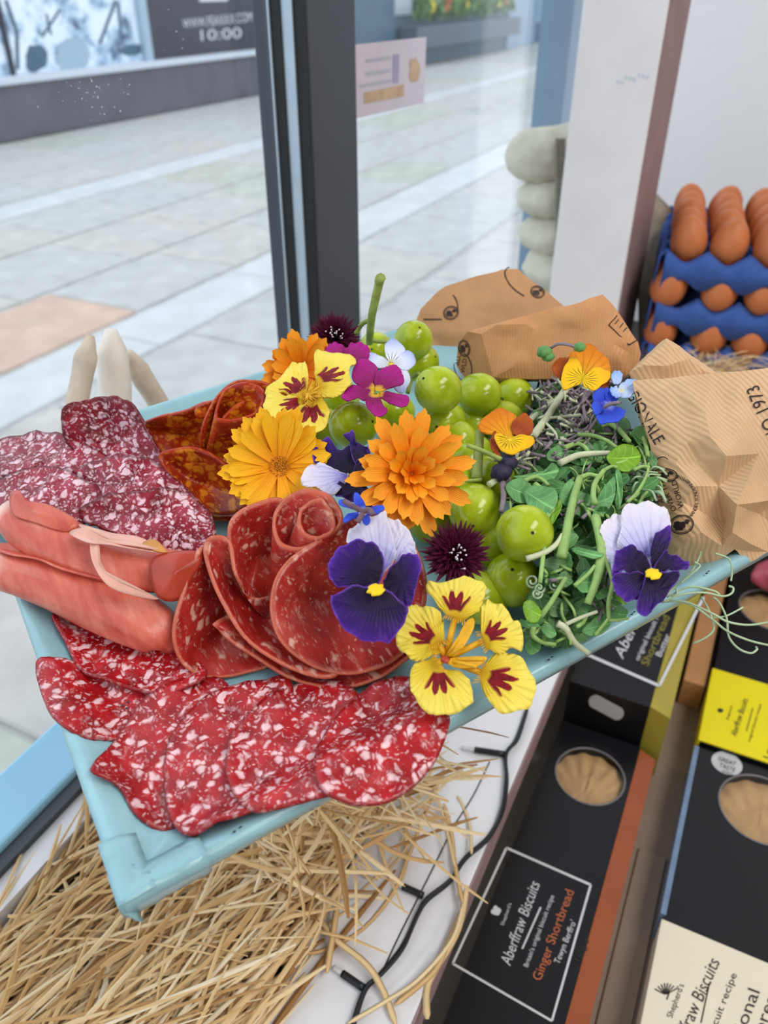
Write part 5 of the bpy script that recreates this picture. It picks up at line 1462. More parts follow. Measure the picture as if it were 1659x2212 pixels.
# loose micro greens filling the heap: too many to count
def inpoly(x, y, poly):
    c = False; j = len(poly) - 1
    for i in range(len(poly)):
        if (poly[i][1] > y) != (poly[j][1] > y) and x < (poly[j][0] - poly[i][0]) * (y - poly[i][1]) / (poly[j][1] - poly[i][1]) + poly[i][0]: c = not c
        j = i
    return c
def micro(name, label, poly, nleaf, nstem, leafmats, stemmats, seed, zmul=1.0, size=(.003, .007)):
    e = empty(name, TRAY @ Matrix.Translation(L(sum(p[0] for p in poly) / len(poly), sum(p[1] for p in poly) / len(poly), TF)), label, 'micro greens', kind='stuff')
    rr = random.Random(seed)
    u0, u1 = min(p[0] for p in poly), max(p[0] for p in poly); v0, v1 = min(p[1] for p in poly), max(p[1] for p in poly)
    def rp():
        while True:
            u, v = rr.uniform(u0, u1), rr.uniform(v0, v1)
            if inpoly(u, v, poly): return u, v
    D_ = {m: [] for m in leafmats + stemmats}; A_ = {m: ([], []) for m in leafmats + stemmats}
    for k in range(nleaf):
        u, v = rp(); z = z_green(u, v) * zmul * math.sqrt(rr.random()) + .1
        c = L(u, v, fzz(z)); r = rr.uniform(*size)
        q = Matrix.Translation(c) @ (cam_local(c) + Vector((rr.gauss(0, .6), rr.gauss(0, .6), rr.gauss(0, .5)))).normalized().to_track_quat('Z', 'Y').to_matrix().to_4x4() @ Matrix.Rotation(rr.random() * 6.28, 4, 'Z')
        V = [Vector((0, 0, 0))]; pr = [.5]; pa_ = [0]
        for i in range(10):
            a = i * math.pi / 5; rad_ = r * (1 - .25 * math.cos(a) ** 2 * (1 if math.sin(a) < 0 else .3))
            V.append(Vector((rad_ * .72 * math.cos(a), rad_ * math.sin(a), .18 * r * math.cos(2 * a)))); pr.append(.5 + .5 * math.sin(a)); pa_.append(math.cos(a))
        m = rr.choice(leafmats); D_[m].append(([q @ x for x in V], [(0, 1 + i, 1 + (i + 1) % 10) for i in range(10)])); A_[m][0].extend(pr); A_[m][1].extend(pa_)
    for k in range(nstem):
        u, v = rp(); z = z_green(u, v) * zmul * math.sqrt(rr.random()) + .3
        a = rr.uniform(0, 6.28); ln = rr.uniform(25, 70)
        pts = [L(u + ln * (t - .5) * math.cos(a) + 8 * math.sin(t * 3 + k), v + ln * (t - .5) * math.sin(a), fzz(max(.2, z + rr.uniform(-.3, .3)))) for t in (0, .33, .66, 1)]
        m = rr.choice(stemmats); d = tube_data([Vector(x) for x in spline(pts, 8)], rr.uniform(.0004, .0009), 5)
        D_[m].append(d); A_[m][0].extend([.5] * len(d[0])); A_[m][1].extend([.5] * len(d[0]))
    for m in D_:
        if D_[m]:
            V, Fc = join(D_[m]); c = V[0].copy()
            o = mesh_obj('leaves' if m in leafmats else 'stems', [x - c for x in V], Fc, M[m], TRAY @ Matrix.Translation(c), e, True, {'pr': A_[m][0], 'pa': A_[m][1]})
            o['kind'] = 'stuff'
    return e
micro('micro_greens', 'tangled heap of green micro leaves under the pea shoots', [(1090, 1040), (1160, 985), (1290, 930), (1420, 950), (1425, 1060), (1340, 1110), (1320, 1300), (1290, 1370), (1200, 1395), (1135, 1390), (1150, 1310), (1190, 1180), (1120, 1100)], 520, 300, ['leaf', 'leaf_dark', 'leaf_dark'], ['stem_green', 'stem_purple', 'stem_green'], 3, .95)
micro('purple_micro_greens', 'purple grey micro greens beneath the pale stems behind the orange viola', [(1150, 850), (1200, 815), (1300, 815), (1320, 900), (1380, 930), (1260, 960), (1150, 1000), (1090, 1010), (1140, 940), (1160, 890)], 160, 320, ['leaf_purple', 'leaf_dark'], ['stem_purple', 'stem_pale', 'stem_purple'], 5, 1.05, (.0025, .0055))
# ------------------------------------------------------------------ brown paper parcels
from mathutils.geometry import delaunay_2d_cdt
def parcel(name, label, poly, inner, p0, tilt, depth, mat, amp=0.0009, cuts=3, yaw=0.0, seed=0):
    c0 = L(p0[0], p0[1], fzz(p0[2]))
    h = (_o - c0); h.z = 0; h.normalize(); h = Matrix.Rotation(yaw, 3, 'Z') @ h
    nrm = (Vector((0, 0, 1)) * tilt[0] + h * tilt[1]).normalized()
    d3 = lambda u, v: (_R @ ray(u, v))
    def on(u, v, off):
        d = d3(u, v); q = c0 + nrm * fzz(off)
        return _o + d * ((q - _o).dot(nrm) / d.dot(nrm))
    rq = random.Random(seed * 7 + 1); inner = list(inner)
    for _ in range(26):
        a_, b_ = rq.uniform(min(p[0] for p in poly), max(p[0] for p in poly)), rq.uniform(min(p[1] for p in poly), max(p[1] for p in poly))
        if inpoly(a_, b_, poly) and min(math.hypot(p[0] - a_, p[1] - b_) for p in poly + inner) > 22:
            near = sorted(poly + inner, key=lambda p: math.hypot(p[0] - a_, p[1] - b_))[:3]
            inner.append((a_, b_, sum(p[2] for p in near) / 3 + rq.uniform(-.16, .16)))
    pts = poly + inner
    ed = [(i, (i + 1) % len(poly)) for i in range(len(poly))]
    vv, ee, ff, _a, _b, _c = delaunay_2d_cdt([Vector((p[0], -p[1])) for p in pts], ed, [], 1, 0.01)
    V3 = []
    for q in vv:
        k = min(range(len(pts)), key=lambda i: (pts[i][0] - q.x) ** 2 + (pts[i][1] + q.y) ** 2)
        V3.append(on(q.x, -q.y, pts[k][2]))
    bm = bmesh.new()
    bv = [bm.verts.new(v) for v in V3]
    for f_ in ff:
        try: bm.faces.new([bv[i] for i in f_])
        except Exception: pass
    bmesh.ops.recalc_face_normals(bm, faces=bm.faces)
    if sum((f_.normal for f_ in bm.faces), Vector()).dot(nrm) < 0: bmesh.ops.reverse_faces(bm, faces=bm.faces)
    bnd = [e for e in bm.edges if len(e.link_faces) == 1]
    r = bmesh.ops.extrude_edge_only(bm, edges=bnd)
    nv = [g for g in r['geom'] if isinstance(g, bmesh.types.BMVert)]
    cen = sum((v.co for v in nv), Vector()) / len(nv)
    for v in nv:
        v.co = cen + (v.co - cen) * 0.96 - nrm * fzz(depth)
        v.co.z = max(v.co.z, TF + 0.001)
    be = [e for e in bm.edges if len(e.link_faces) == 1]
    bmesh.ops.contextual_create(bm, geom=be)
    bmesh.ops.triangulate(bm, faces=[f_ for f_ in bm.faces if len(f_.verts) > 4])
    bmesh.ops.subdivide_edges(bm, edges=bm.edges[:], cuts=cuts, use_grid_fill=True, smooth=0.15)
    bm.normal_update()
    for v in bm.verts:
        v.co += v.normal * (amp * noise.noise(v.co * 70 + Vector((seed, 0, 0))) + amp * .5 * noise.noise(v.co * 190))
    lo = min(v.co.z for v in bm.verts)
    cc = sum((v.co for v in bm.verts), Vector()) / len(bm.verts); cc.z = lo
    for v in bm.verts: v.co -= cc
    me = bpy.data.meshes.new(name); bm.to_mesh(me); bm.free()
    me.polygons.foreach_set('use_smooth', [True] * len(me.polygons))
    try: me.set_sharp_from_angle(angle=math.radians(24))
    except Exception: pass
    me.materials.append(mat)
    o = share(name, me, TRAY @ Matrix.Translation(cc))
    return tag(o, label, 'parcel')
def globe(u, v, rx, ry, ang=0, seed=1):
    return [ring_px(u, v, rx, ry, 2.2, ang), ring_px(u, v, rx - 3.6, ry - 3.6, 1.0, ang), blob_px(u - rx * .18, v + ry * .12, rx * .55, ry * .58, ang, 16, .4, seed), blob_px(u + rx * .42, v - ry * .3, rx * .3, ry * .3, ang, 10, .4, seed + 1)]
p1 = parcel('paper_parcel', 'back brown paper parcel with oval stamps leaning by the window', [(893, 712, 0), (908, 668, 0), (935, 640, 0), (962, 618, .1), (1030, 597, .1), (1084, 584, .1), (1119, 581, 0), (1140, 599, -.1), (1184, 632, 0), (1225, 668, 0), (1250, 740, 0), (1150, 800, 0), (1000, 800, 0), (930, 770, -.2), (905, 740, -.2)],
            [(955, 680, .35), (965, 720, .3), (1050, 650, .5), (1120, 640, .4), (1060, 730, .4), (1150, 700, .3)], (1050, 705, 1.6), (.6, .75), 3.2, M['kraft'], seed=1)
decal('oval_stamp', globe(974, 676, 17, 15, -20, 2), M['ink'], p1, target=p1)
decal('oval_stamp', globe(1161, 631, 16, 13, 25, 3), M['ink'], p1, target=p1)
decal('printed_lines', [ring_px(1128, 610, 46, 24, 2.6, 40, 24, 60, 200), ring_px(955, 668, 34, 40, 2.4, 20, 20, -70, -10), line_px((915, 690), (955, 690), 3)], M['ink'], p1, target=p1)
p2 = parcel('paper_parcel', 'boxy ribbed brown paper parcel in front of the white post', [(1010, 716, -.1), (1034, 710, .1), (1134, 683, .15), (1180, 668, .1), (1240, 657, .2), (1302, 636, .1), (1330, 668, .1), (1378, 740, .1), (1383, 765, 0), (1374, 803, 0), (1330, 820, 0), (1150, 818, 0), (1065, 826, 0), (1010, 826, -1.2), (985, 790, -1.4), (990, 745, -1.0)],
            [(1040, 722, .45), (1066, 815, .4), (1134, 700, .45), (1240, 690, .5), (1130, 780, .5), (1250, 780, .5), (1320, 740, .5)], (1200, 815, 3.0), (.5, .85), 3.6, M['kraft2'], seed=4)
decal('oval_stamp', globe(1003, 752, 13, 19, -12, 5), M['ink'], p2, target=p2)
decal('printed_lines', [ring_px(1000, 792, 20, 32, 2, -12, 20, -60, 200), text_px('ALL', 992, 790, -80, 14), text_px('WLD', 1004, 806, -80, 14)] +
      [line_px((1315, 702), (1358, 745), 2.4), line_px((1358, 745), (1376, 735), 2.4), line_px((1315, 702), (1333, 682), 2.4), line_px((1328, 700), (1336, 690), 2.2), line_px((1338, 708), (1346, 698), 2.2), line_px((1346, 716), (1354, 708), 2.2)], M['ink'], p2, target=p2)
p4 = parcel('paper_parcel', 'pointed top of a brown paper bag behind the right parcel', [(1362, 806, 0), (1400, 770, 0), (1438, 737, 0), (1490, 775, 0), (1545, 812, 0), (1530, 850, 0), (1380, 850, 0)], [(1440, 790, .4)], (1450, 840, 5.0), (.4, .9), 2.5, M['kraft3'], seed=6)
p3 = parcel('paper_parcel', 'large printed brown paper parcel at the right end of the tray', [(1366, 823, 0), (1450, 818, .2), (1530, 808, .2), (1600, 802, .2), (1710, 794, 0), (1760, 1000, -.5), (1740, 1170, -1.4), (1659, 1192, -1.5), (1612, 1214, -1.2), (1588, 1188, -.7), (1535, 1229, -1.0), (1440, 1212, -.8), (1425, 1100, -.2), (1405, 960, 0), (1385, 890, 0)],
            [(1480, 900, .35), (1560, 890, .4), (1535, 945, .95), (1570, 985, 1.05), (1552, 1050, .2), (1592, 1090, .9), (1640, 980, .2), (1500, 1050, .6), (1515, 1150, .4), (1565, 1130, -.7), (1582, 1150, .3), (1640, 1110, -.8), (1460, 1000, .5), (1470, 1120, .4), (1625, 880, .3), (1560, 1180, -.2)], (1500, 1190, 1.8), (.62, .78), 4.0, M['kraft3'], amp=.0007, seed=9)
decal('printed_lettering', [text_px('GIONALE', 1352, 852, 60, 38, wide=.8)], M['ink'], p3, target=p3)
decal('printed_lettering', [text_px('NO 1973', 1688, 945, -114, 42, wide=.8)], M['ink'], p3, target=p3)
decal('printed_lettering', [text_px('WORLD', 1478, 1096, -105, 17), text_px('OVER THE', 1463, 1102, -114, 17), text_px('ALL', 1435, 1086, -95, 17), arc_text('HANDELSONDERNEMING', 1452, 1080, 56, 42, -78, 11), ring_px(1432, 998, 14, 12, 1.8, 0, 14, 180, 330)], M['ink'], p3, target=p3)
decal('oval_stamp', globe(1473, 1133, 26, 21, -8, 7), M['ink'], p3, target=p3)
decal('oval_stamp', globe(1438, 1026, 27, 15, 4, 8), M['ink'], p3, target=p3)

# ------------------------------------------------------------------ sacks, driftwood
M['hessian'] = plain('grey_hessian', srgb(140, 130, 116), 0.9, 0.2, 60, bump=0.4, bscale=300)
M['cream_cloth'] = plain('cream_cloth', srgb(206, 202, 186), 0.85, 0.1, 40, bump=0.3, bscale=200)
M['twine'] = plain('grey_twine', srgb(128, 122, 108), 0.9, 0.2, 200)
M['drift'] = plain('pale_driftwood', srgb(232, 226, 218), 0.7, 0.08, 60, bump=0.3, bscale=90)
M['drift2'] = plain('tan_driftwood', srgb(206, 192, 176), 0.75, 0.14, 60, bump=0.4, bscale=90)
def pillow(c, a, b, h, rot, seed, nseg=28, rings=14):
    V = []
    for v in SV:
        x = math.copysign(abs(v.x) ** .7, v.x) * a; y = math.copysign(abs(v.y) ** .7, v.y) * b; z = math.copysign(abs(v.z) ** 1.25, v.z) * h
        p = Vector((x, y, z)); p += p.normalized() * (.008 * noise.noise(p * 34 + Vector((seed, 0, 0))) + .004 * noise.noise(p * 90))
        V.append(c + Matrix.Rotation(rot, 3, 'Z') @ p)
    return V, SF
bx_c = DP(1192, 400, 1.16)
sk = empty('cream_sack_stack', Vector((bx_c.x, bx_c.y, 0.79)), 'stack of folded cream cloth sacks behind the white post', 'sack')
for k, (v, w, hh) in enumerate(((335, .085, .042), (430, .07, .028), (505, .068, .028), (580, .066, .03), (660, .06, .03))):
    c = DP(1215 + 4 * k, v, 1.17); V, Fc = pillow(c, w, .05, hh, .35, k)
    world_mesh('folded_sack', V, Fc, M['cream_cloth'], sk, True)
for dx in (0, 8, 15):
    S = [DP(1203 + dx, v, 1.105) for v in (300, 360, 420, 480, 560)]
    V, Fc = tube_data([Vector(q) for q in spline(S, 14)], .0024, 6); world_mesh('twine', V, Fc, M['twine'], sk, True)
# grey sack right of the post
V, Fc = [], []
n = 36; prof2 = [(1405, 420, 15), (1415, 450, 32), (1425, 500, 44), (1405, 545, 48), (1430, 590, 58), (1448, 660, 72), (1462, 730, 82), (1470, 800, 90)]
for j, (u, v, w) in enumerate(prof2):
    c = DP(u, v, 1.12); r = w * 1.12 / FPX
    for i in range(n):
        a = 2 * math.pi * i / n
        rr_ = r * (1 + .10 * math.sin(5 * a + j * .5) + .08 * noise.noise(Vector((math.cos(a) * 2, math.sin(a) * 2, j * .8))))
        V.append(c + Vector((rr_ * math.cos(a), .7 * rr_ * math.sin(a), 0)))
for j in range(len(prof2) - 1):
    for i in range(n): Fc.append((j * n + i, j * n + (i + 1) % n, (j + 1) * n + (i + 1) % n, (j + 1) * n + i))
Fc += [tuple(range(n - 1, -1, -1)), tuple((len(prof2) - 1) * n + i for i in range(n))]
o = world_mesh('hessian_sack', V, Fc, M['hessian'], None, True)
tag(o, 'grey brown hessian sack between the white post and the egg trays', 'sack')
def drift(tops, w, mat, lab, seed):
    S = [ONP(u, v, RM(0, WIN_T + 0.035, 0), E2) for u, v in tops]
    pts = [Vector(q) for q in spline(S, 16)]
    d = (pts[0] - CAM).length; r = w / 2 * d / FPX
    rad = [r * (.35 + .65 * min(1, i / 3.0)) * (1 + .06 * noise.noise(Vector((i * .7, seed, 0)))) for i in range(16)]
    V, Fc = tube_data(pts, rad, 14, 1.0, upv=(.3, 1, 0), lump=lambda t, a: .08 * noise.noise(Vector((t * 4, math.cos(a) * 1.5, math.sin(a) * 1.5 + seed))))
    tag(world_mesh('driftwood_stick', V, Fc, mat, None, True), lab, 'driftwood', 'driftwood sticks on the window sill')
drift([(196, 724), (184, 780), (172, 840), (150, 960), (140, 1060)], 44, M['drift2'], 'tan driftwood stick, left of three behind the standing salami slice', 1)
drift([(240, 712), (244, 780), (248, 850), (250, 960), (250, 1060)], 66, M['drift'], 'thick white driftwood stick, middle of three by the window', 2)
drift([(278, 760), (305, 810), (335, 858), (390, 950), (430, 1020)], 46, M['drift2'], 'leaning driftwood stick, right of three behind the tray rim', 3)

# ------------------------------------------------------------------ egg trays
M['pulp'] = plain('blue_moulded_pulp', srgb(60, 92, 166), 0.85, 0.12, 60, bump=0.4, bscale=300)
M['egg'] = plain('brown_egg_shell', srgb(200, 118, 70), 0.5, 0.14, 30)
EA = Vector((.951, -.308, 0)).normalized(); EB = Vector((.308, .951, 0)).normalized()
corner = P(1440, 540, 0.925); corner.z = 0
PITCH_E = 0.047; NXE, NYE = 6, 5
def egg_mesh():
    V = []
    for v in SV:
        t = v.z
        r = .0212 * (1 - .12 * t)
        V.append(Vector((v.x * r, v.y * r, t * .028)))
    return mk_mesh('egg', V, SF, M['egg'])
egg_me = egg_mesh()
def pulp_tray():
    V, Fc = [], []; nx, ny = NXE * 8 + 1, NYE * 8 + 1
    def z(x, y):
        cx = math.cos(2 * math.pi * x / PITCH_E); cy = math.cos(2 * math.pi * y / PITCH_E)
        return .012 * (cx + cy) / 2 + .009 * max(0, cx * cy) * (1 if cx > 0 else .2)
    for j in range(ny):
        for i in range(nx):
            x, y = i / 8 * PITCH_E, j / 8 * PITCH_E
            V.append(Vector((x, y, z(x, y) - .012)))
    for j in range(ny - 1):
        for i in range(nx - 1): k = j * nx + i; Fc.append((k, k + 1, k + nx + 1, k + nx))
    return mk_mesh('pulp_tray', V, Fc, M['pulp'])
pulp_me = pulp_tray()
RE = Matrix(((EA.x, EB.x, 0, 0), (EA.y, EB.y, 0, 0), (0, 0, 1, 0), (0, 0, 0, 1)))
labs = ['top blue moulded egg tray full of brown eggs', 'middle blue moulded egg tray of the stack', 'bottom blue moulded egg tray of the stack on the straw']
for k, zt_ in enumerate((0.918, 0.862, 0.806)):
    o = share('egg_tray', pulp_me, Matrix.Translation(corner + Vector((0, 0, zt_))) @ RE)
    solidify(o, .0022, -1); tag(o, labs[k], 'egg tray', 'stacked blue egg trays')
    # the turned-down rim along the near sides
    lip = []
    V = []
    for i in range(NXE * 8 + 1):
        x = i / 8 * PITCH_E; w = .006 * math.cos(2 * math.pi * x / PITCH_E)
        V += [Vector((x, 0, w)), Vector((x, -.006, w - .006)), Vector((x, -.008, -.03 - .006 * math.cos(2 * math.pi * x / PITCH_E)))]
    Fc = [(3 * i + q, 3 * i + 3 + q, 3 * i + 4 + q, 3 * i + 1 + q) for i in range(NXE * 8) for q in (0, 1)]
    solidify(mesh_obj('rim', V, Fc, M['pulp'], WM[o.name], o), .0022, 0)
    V = [Vector((-(v.y), v.x * NYE / NXE, v.z)) for v in V]; V = [Vector((-v.x, v.y, v.z)) for v in V]
    solidify(mesh_obj('rim', V, Fc, M['pulp'], WM[o.name], o), .0022, 0)
    rr = random.Random(k)
    for j in range(NYE):
        for i in range(NXE):
            if k > 0 and j > 0 and i > 0: continue
            c = corner + EA * ((i + .5) * PITCH_E) + EB * ((j + .5) * PITCH_E) + Vector((0, 0, zt_ + .016))
            if k > 0: c += (EB * -.014 if j == 0 else Vector()) + (EA * -.012 if i == 0 else Vector()) + Vector((0, 0, .004))
            o2 = share('egg', egg_me, Matrix.Translation(c) @ Matrix.Rotation(rr.gauss(0, .12), 4, 'X') @ Matrix.Rotation(rr.gauss(0, .12), 4, 'Y') @ Matrix.Scale(rr.uniform(.95, 1.04), 4))
            tag(o2, 'brown egg, %s blue tray, %s row from front, %s from left' % (['top', 'middle', 'bottom'][k], ORD[j], ORD[i]), 'egg', ['eggs in the top tray', 'eggs in the middle tray', 'eggs in the bottom tray'][k])

# ------------------------------------------------------------------ biscuit boxes
M['carton'] = plain('matt_black_carton', srgb(17, 18, 24), 0.34, 0.1, 20)
M['copper'] = plain('copper_carton_side', srgb(152, 78, 44), 0.4, 0.08, 30)
M['gold'] = plain('gold_carton_side', srgb(164, 150, 58), 0.3, 0.1, 30)
M['edge_glint'] = plain('pale_blue_glint', srgb(112, 134, 164), 0.25, 0.15, 60)  # bluish window glint on a black carton edge, as a colour
M['cream'] = plain('cream_card', srgb(228, 220, 198), 0.55, 0.03, 30)
M['yellow_card'] = plain('yellow_card', srgb(232, 216, 14), 0.5, 0.03, 30)
M['silver'] = plain('silver_sticker', srgb(190, 192, 196), 0.35, 0.08, 60)
M['biscuit'] = plain('baked_biscuit', srgb(190, 150, 104), 0.6, 0.16, 60, bump=0.3, bscale=150)
M['film'] = M['glass']
M['rim_grey'] = plain('window_rim', srgb(120, 118, 122), 0.35)
def carton(name, label, s0, s1, t0, t1, z0, z1, side_mat, slope=0.0, hole=None, sidename='side_panel'):
    s0, s1, t0, t1, slope = s0 * KB, s1 * KB, t0 * KB, t1 * KB, slope * KB
    e = empty(name, RM((s0 + s1) / 2, (t0 + t1) / 2, z0), label, 'box')
    N_ = 40
    V, Fc = [], []
    rect = [(s0, t0), (s1, t0), (s1, t1), (s0, t1)]
    if hole:
        hs, ht, hr = hole
        for k in range(N_):
            a = 2 * math.pi * k / N_; V.append(RM(hs + hr * math.cos(a), ht + hr * .98 * math.sin(a), z1))
        for k in range(N_):   # matching point on the rectangle
            a = 2 * math.pi * k / N_; dx, dy = math.cos(a), math.sin(a)
            ts = []
            if dx > 1e-6: ts.append((s1 - hs) / dx)
            if dx < -1e-6: ts.append((s0 - hs) / dx)
            if dy > 1e-6: ts.append((t1 - ht) / dy)
            if dy < -1e-6: ts.append((t0 - ht) / dy)
            m = min(ts); V.append(RM(hs + dx * m, ht + dy * m, z1))
        for k in range(N_):
            j = (k + 1) % N_; Fc.append((k, j, N_ + j, N_ + k))
        b0 = len(V)
        for k in range(N_):
            a = 2 * math.pi * k / N_; V.append(RM(hs + hr * math.cos(a), ht + hr * .98 * math.sin(a), z1 - .012))
        for k in range(N_):
            j = (k + 1) % N_; Fc.append((k, b0 + k, b0 + j, j))
        # corner triangles
        for cs, ct in rect:
            i = len(V); V.append(RM(cs, ct, z1))
            best = sorted(range(N_), key=lambda k: (V[N_ + k] - V[i]).length)
            # neighbours on either side of the corner
            on_s = [k for k in range(N_) if abs(V[N_ + k].dot(E1) - cs) < 1e-5]; on_t = [k for k in range(N_) if abs(V[N_ + k].dot(E2) - ct) < 1e-5]
            if on_s and on_t:
                a_ = min(on_s, key=lambda k: (V[N_ + k] - V[i]).length); b_ = min(on_t, key=lambda k: (V[N_ + k] - V[i]).length)
                Fc.append((N_ + a_, i, N_ + b_))
    else:
        V += [RM(s, t, z1) for s, t in rect]; Fc.append((0, 1, 2, 3))
    k = len(V)
    V += [RM(s, t, z1) for s, t in rect] + [RM(s, t, z0) for s, t in rect]
    Fc += [(k, k + 4, k + 5, k + 1), (k + 1, k + 5, k + 6, k + 2), (k + 2, k + 6, k + 7, k + 3), (k + 3, k + 7, k + 4, k), (k + 7, k + 6, k + 5, k + 4)]
    world_mesh('carton_body', V, Fc, M['carton'], e)
    if slope:
        V = [RM(s0 + .002, t1 + .0004, z1 - .001), RM(s1 - .002, t1 + .0004, z1 - .001), RM(s1 - .002, t1 + slope, z1 - .008), RM(s0 + .002, t1 + slope, z1 - .008), RM(s0 + .002, t1 + slope, z0), RM(s1 - .002, t1 + slope, z0), RM(s0 + .002, t1 + .0004, z0), RM(s1 - .002, t1 + .0004, z0)]
        world_mesh(sidename, V, [(0, 1, 2, 3), (3, 2, 5, 4), (0, 3, 4, 6), (1, 7, 5, 2), (6, 4, 5, 7)], side_mat, e)
    if hole:
        hs, ht, hr = hole
        # shell-ribbed biscuit
        Vb, Fb = [RM(hs, ht, z1 - .004)], []
        nr, ns = 10, 72
        for r in range(1, nr + 1):
            for q in range(ns):
                a = 2 * math.pi * q / ns; rr_ = hr * .985 * r / nr
                x, y = rr_ * math.cos(a), rr_ * math.sin(a)
                fan = math.atan2(y, x + hr * .9)
                Vb.append(RM(hs + x, ht + y, z1 - .0045 - .003 * (r / nr) ** 2 + .0012 * math.sin(fan * 22)))
        Fb = [(0, 1 + q, 1 + (q + 1) % ns) for q in range(ns)]
        for r in range(nr - 1):
            for q in range(ns):
                a_, b_ = 1 + r * ns + q, 1 + r * ns + (q + 1) % ns; Fb.append((a_, a_ + ns, b_ + ns, b_))
        world_mesh('biscuit', Vb, Fb, M['biscuit'], e, True)
        S = [RM(hs + hr * math.cos(2 * math.pi * q / 48), ht + hr * .98 * math.sin(2 * math.pi * q / 48), z1 + .0004) for q in range(49)]
        Vr, Fr = tube_data(S, .0009, 6, caps=False); world_mesh('window_rim', Vr, Fr, M['rim_grey'], e, True)
        Vf = [RM(hs, ht, z1 + .0002)] + S[:48]; world_mesh('clear_film', Vf, [(0, 1 + q, 1 + (q + 1) % 48) for q in range(48)], M['film'], e)
    return e
def zpl(z): return (Vector((0, 0, z)), Vector((0, 0, 1)))
h1_ = P(1274, 1676, ZB); h3_ = P(1645, 1748, ZB); h4_ = P(1668, 1318, ZB + .004)
b1 = carton('biscuit_box', 'black biscuit box with copper side and ginger shortbread label', .06, .466, -.066, -.003, ZSH, ZB, M['copper'], .013, (h1_.dot(E1), h1_.dot(E2), .0262 * KB), 'copper_side')
pz1 = zpl(ZB)
fr = [(978, 2082), (1094, 1832), (1276, 1912), (1192, 2206)]
frm = [line_px(fr[i], fr[(i + 1) % 4], 5) for i in range(4)]
decal('label_frame', frm, M['white_print'], b1, plane=pz1)
decal('white_lettering', [text_px('Aberffraw Biscuits', 1102, 2088, -70, 36, .25, span=188), text_px("Britain's original biscuit recipe", 1140, 2090, -69.5, 15, span=164), line_px((1128, 2050), (1168, 1960), 4), text_px("Tewyn Berffro'", 1208, 2084, -68, 20, .15, span=98), blob_px(1072, 1968, 12, 13, 0, 12, .4, 3), text_px("Shepherd's", 1088, 2000, -70, 11, span=50)], M['white_print'], b1, plane=pz1)
decal('copper_lettering', [text_px('Ginger Shortbread', 1168, 2120, -69.5, 30, span=206)], M['copper_print'], b1, plane=pz1)
decal('weight_mark', [text_px('160g e', 1252, 2078, -66, 20)], M['black_print'], b1, plane=(RM(.2 * KB, -.003 * KB + .5 * .013 * KB, ZB - .0043), (Vector((0, 0, 1)) * .013 * KB + E2 * .007).normalized()), off=.0008)
b2 = carton('biscuit_box', 'black biscuit box with gold side under the tray rim', .470, .80, -.066, -.004, ZSH, ZB + .05, M['gold'], .016, None, 'gold_side')
pz2 = zpl(ZB + .05)
decal('label_frame', [line_px((1240, 1402), (1424, 1482), 6), line_px((1424, 1482), (1520, 1290), 6)], M['white_print'], b2, plane=pz2)
decal('white_lettering', [text_px('Aberffraw Biscuits', 1345, 1425, -65, 34, .25), text_px('original biscuit recipe', 1380, 1428, -65, 16), text_px('Butter', 1428, 1420, -66, 20)], M['white_print'], b2, plane=pz2)
decal('gold_lettering', [text_px('Shortbread', 1400, 1440, -66, 26)], M['gold_print'], b2, plane=pz2)
endp = (RM(.470 * KB, 0, 0), E1)
V = []; a_ = math.radians(28)
cap = []
for k in range(24):
    t = 2 * math.pi * k / 24; x = 26 * (1 if math.cos(t) > 0 else -1) + 15 * math.cos(t); y = 15 * math.sin(t)
    cap.append((1310 + x * math.cos(a_) - y * math.sin(a_), 1527 + x * math.sin(a_) + y * math.cos(a_)))
decal('pill_sticker', [(cap, [tuple(range(24))])], M['silver'], b2, plane=endp, off=.0008)
b3 = carton('biscuit_box', 'black biscuit box with cream label sleeve at the lower right', .06, .487, .038, .112, ZSH, ZB, M['edge_glint'], 0, (h3_.dot(E1), h3_.dot(E2), .0300 * KB))
room_box('glint_edge', .335 * KB, .486 * KB, .0350 * KB, .0385 * KB, ZSH + .004, ZB + .0006, M['edge_glint'], b3)  # pale strip paints the window reflection along the black box edge
cs = room_box('cream_sleeve', .06 * KB, .331 * KB, .0362 * KB, .1138 * KB, ZSH + .003, ZB + .0018, M['cream'], b3, .0008)
pz3 = zpl(ZB + .0018)
decal('black_lettering', [text_px('Aberffraw Biscuits', 1461, 2296, -66.5, 42, .2, span=236), text_px("Shepherd's", 1452, 2200, -70, 20, span=76), text_px('original biscuit recipe', 1506, 2330, -69, 23, span=240), line_px((1514, 2210), (1532, 2125), 3), text_px('traditional', 1570, 2330, -69, 40, span=200), text_px('shortbread', 1612, 2330, -69, 40, span=210)] +
      [line_px((1436 + 2 * k * .2, 2148), (1414 + 7 * k, 2146 - 22 * math.sin(math.radians(25 + 18 * k))), 2.6) for k in range(8)] + [line_px((1440, 2160), (1446, 2142), 3)], M['black_print'], cs, plane=pz3)
ss = decal('silver_sticker', [blob_px(1570, 1650, 36, 23, 25, 28, .02, 2)], M['silver'], b3, plane=pz1, off=.0006)
decal('sticker_lettering', [text_px('GREAT', 1550, 1643, 20, 13), text_px('TASTE', 1552, 1657, 20, 13), text_px('GOLD', 1558, 1669, 20, 9)], M['black_print'], ss, plane=pz1, off=.001)
b4 = carton('biscuit_box', 'black biscuit box with yellow label sleeve behind the cream label box', .489, .86, .038, .112, ZSH, ZB + .004, M['edge_glint'], 0, (h4_.dot(E1), h4_.dot(E2), .0300 * KB))
ys = room_box('yellow_sleeve', .4895 * KB, .577 * KB, .0362 * KB, .1138 * KB, ZSH + .003, ZB + .0058, M['yellow_card'], b4, .0008)
pz4 = zpl(ZB + .0058)
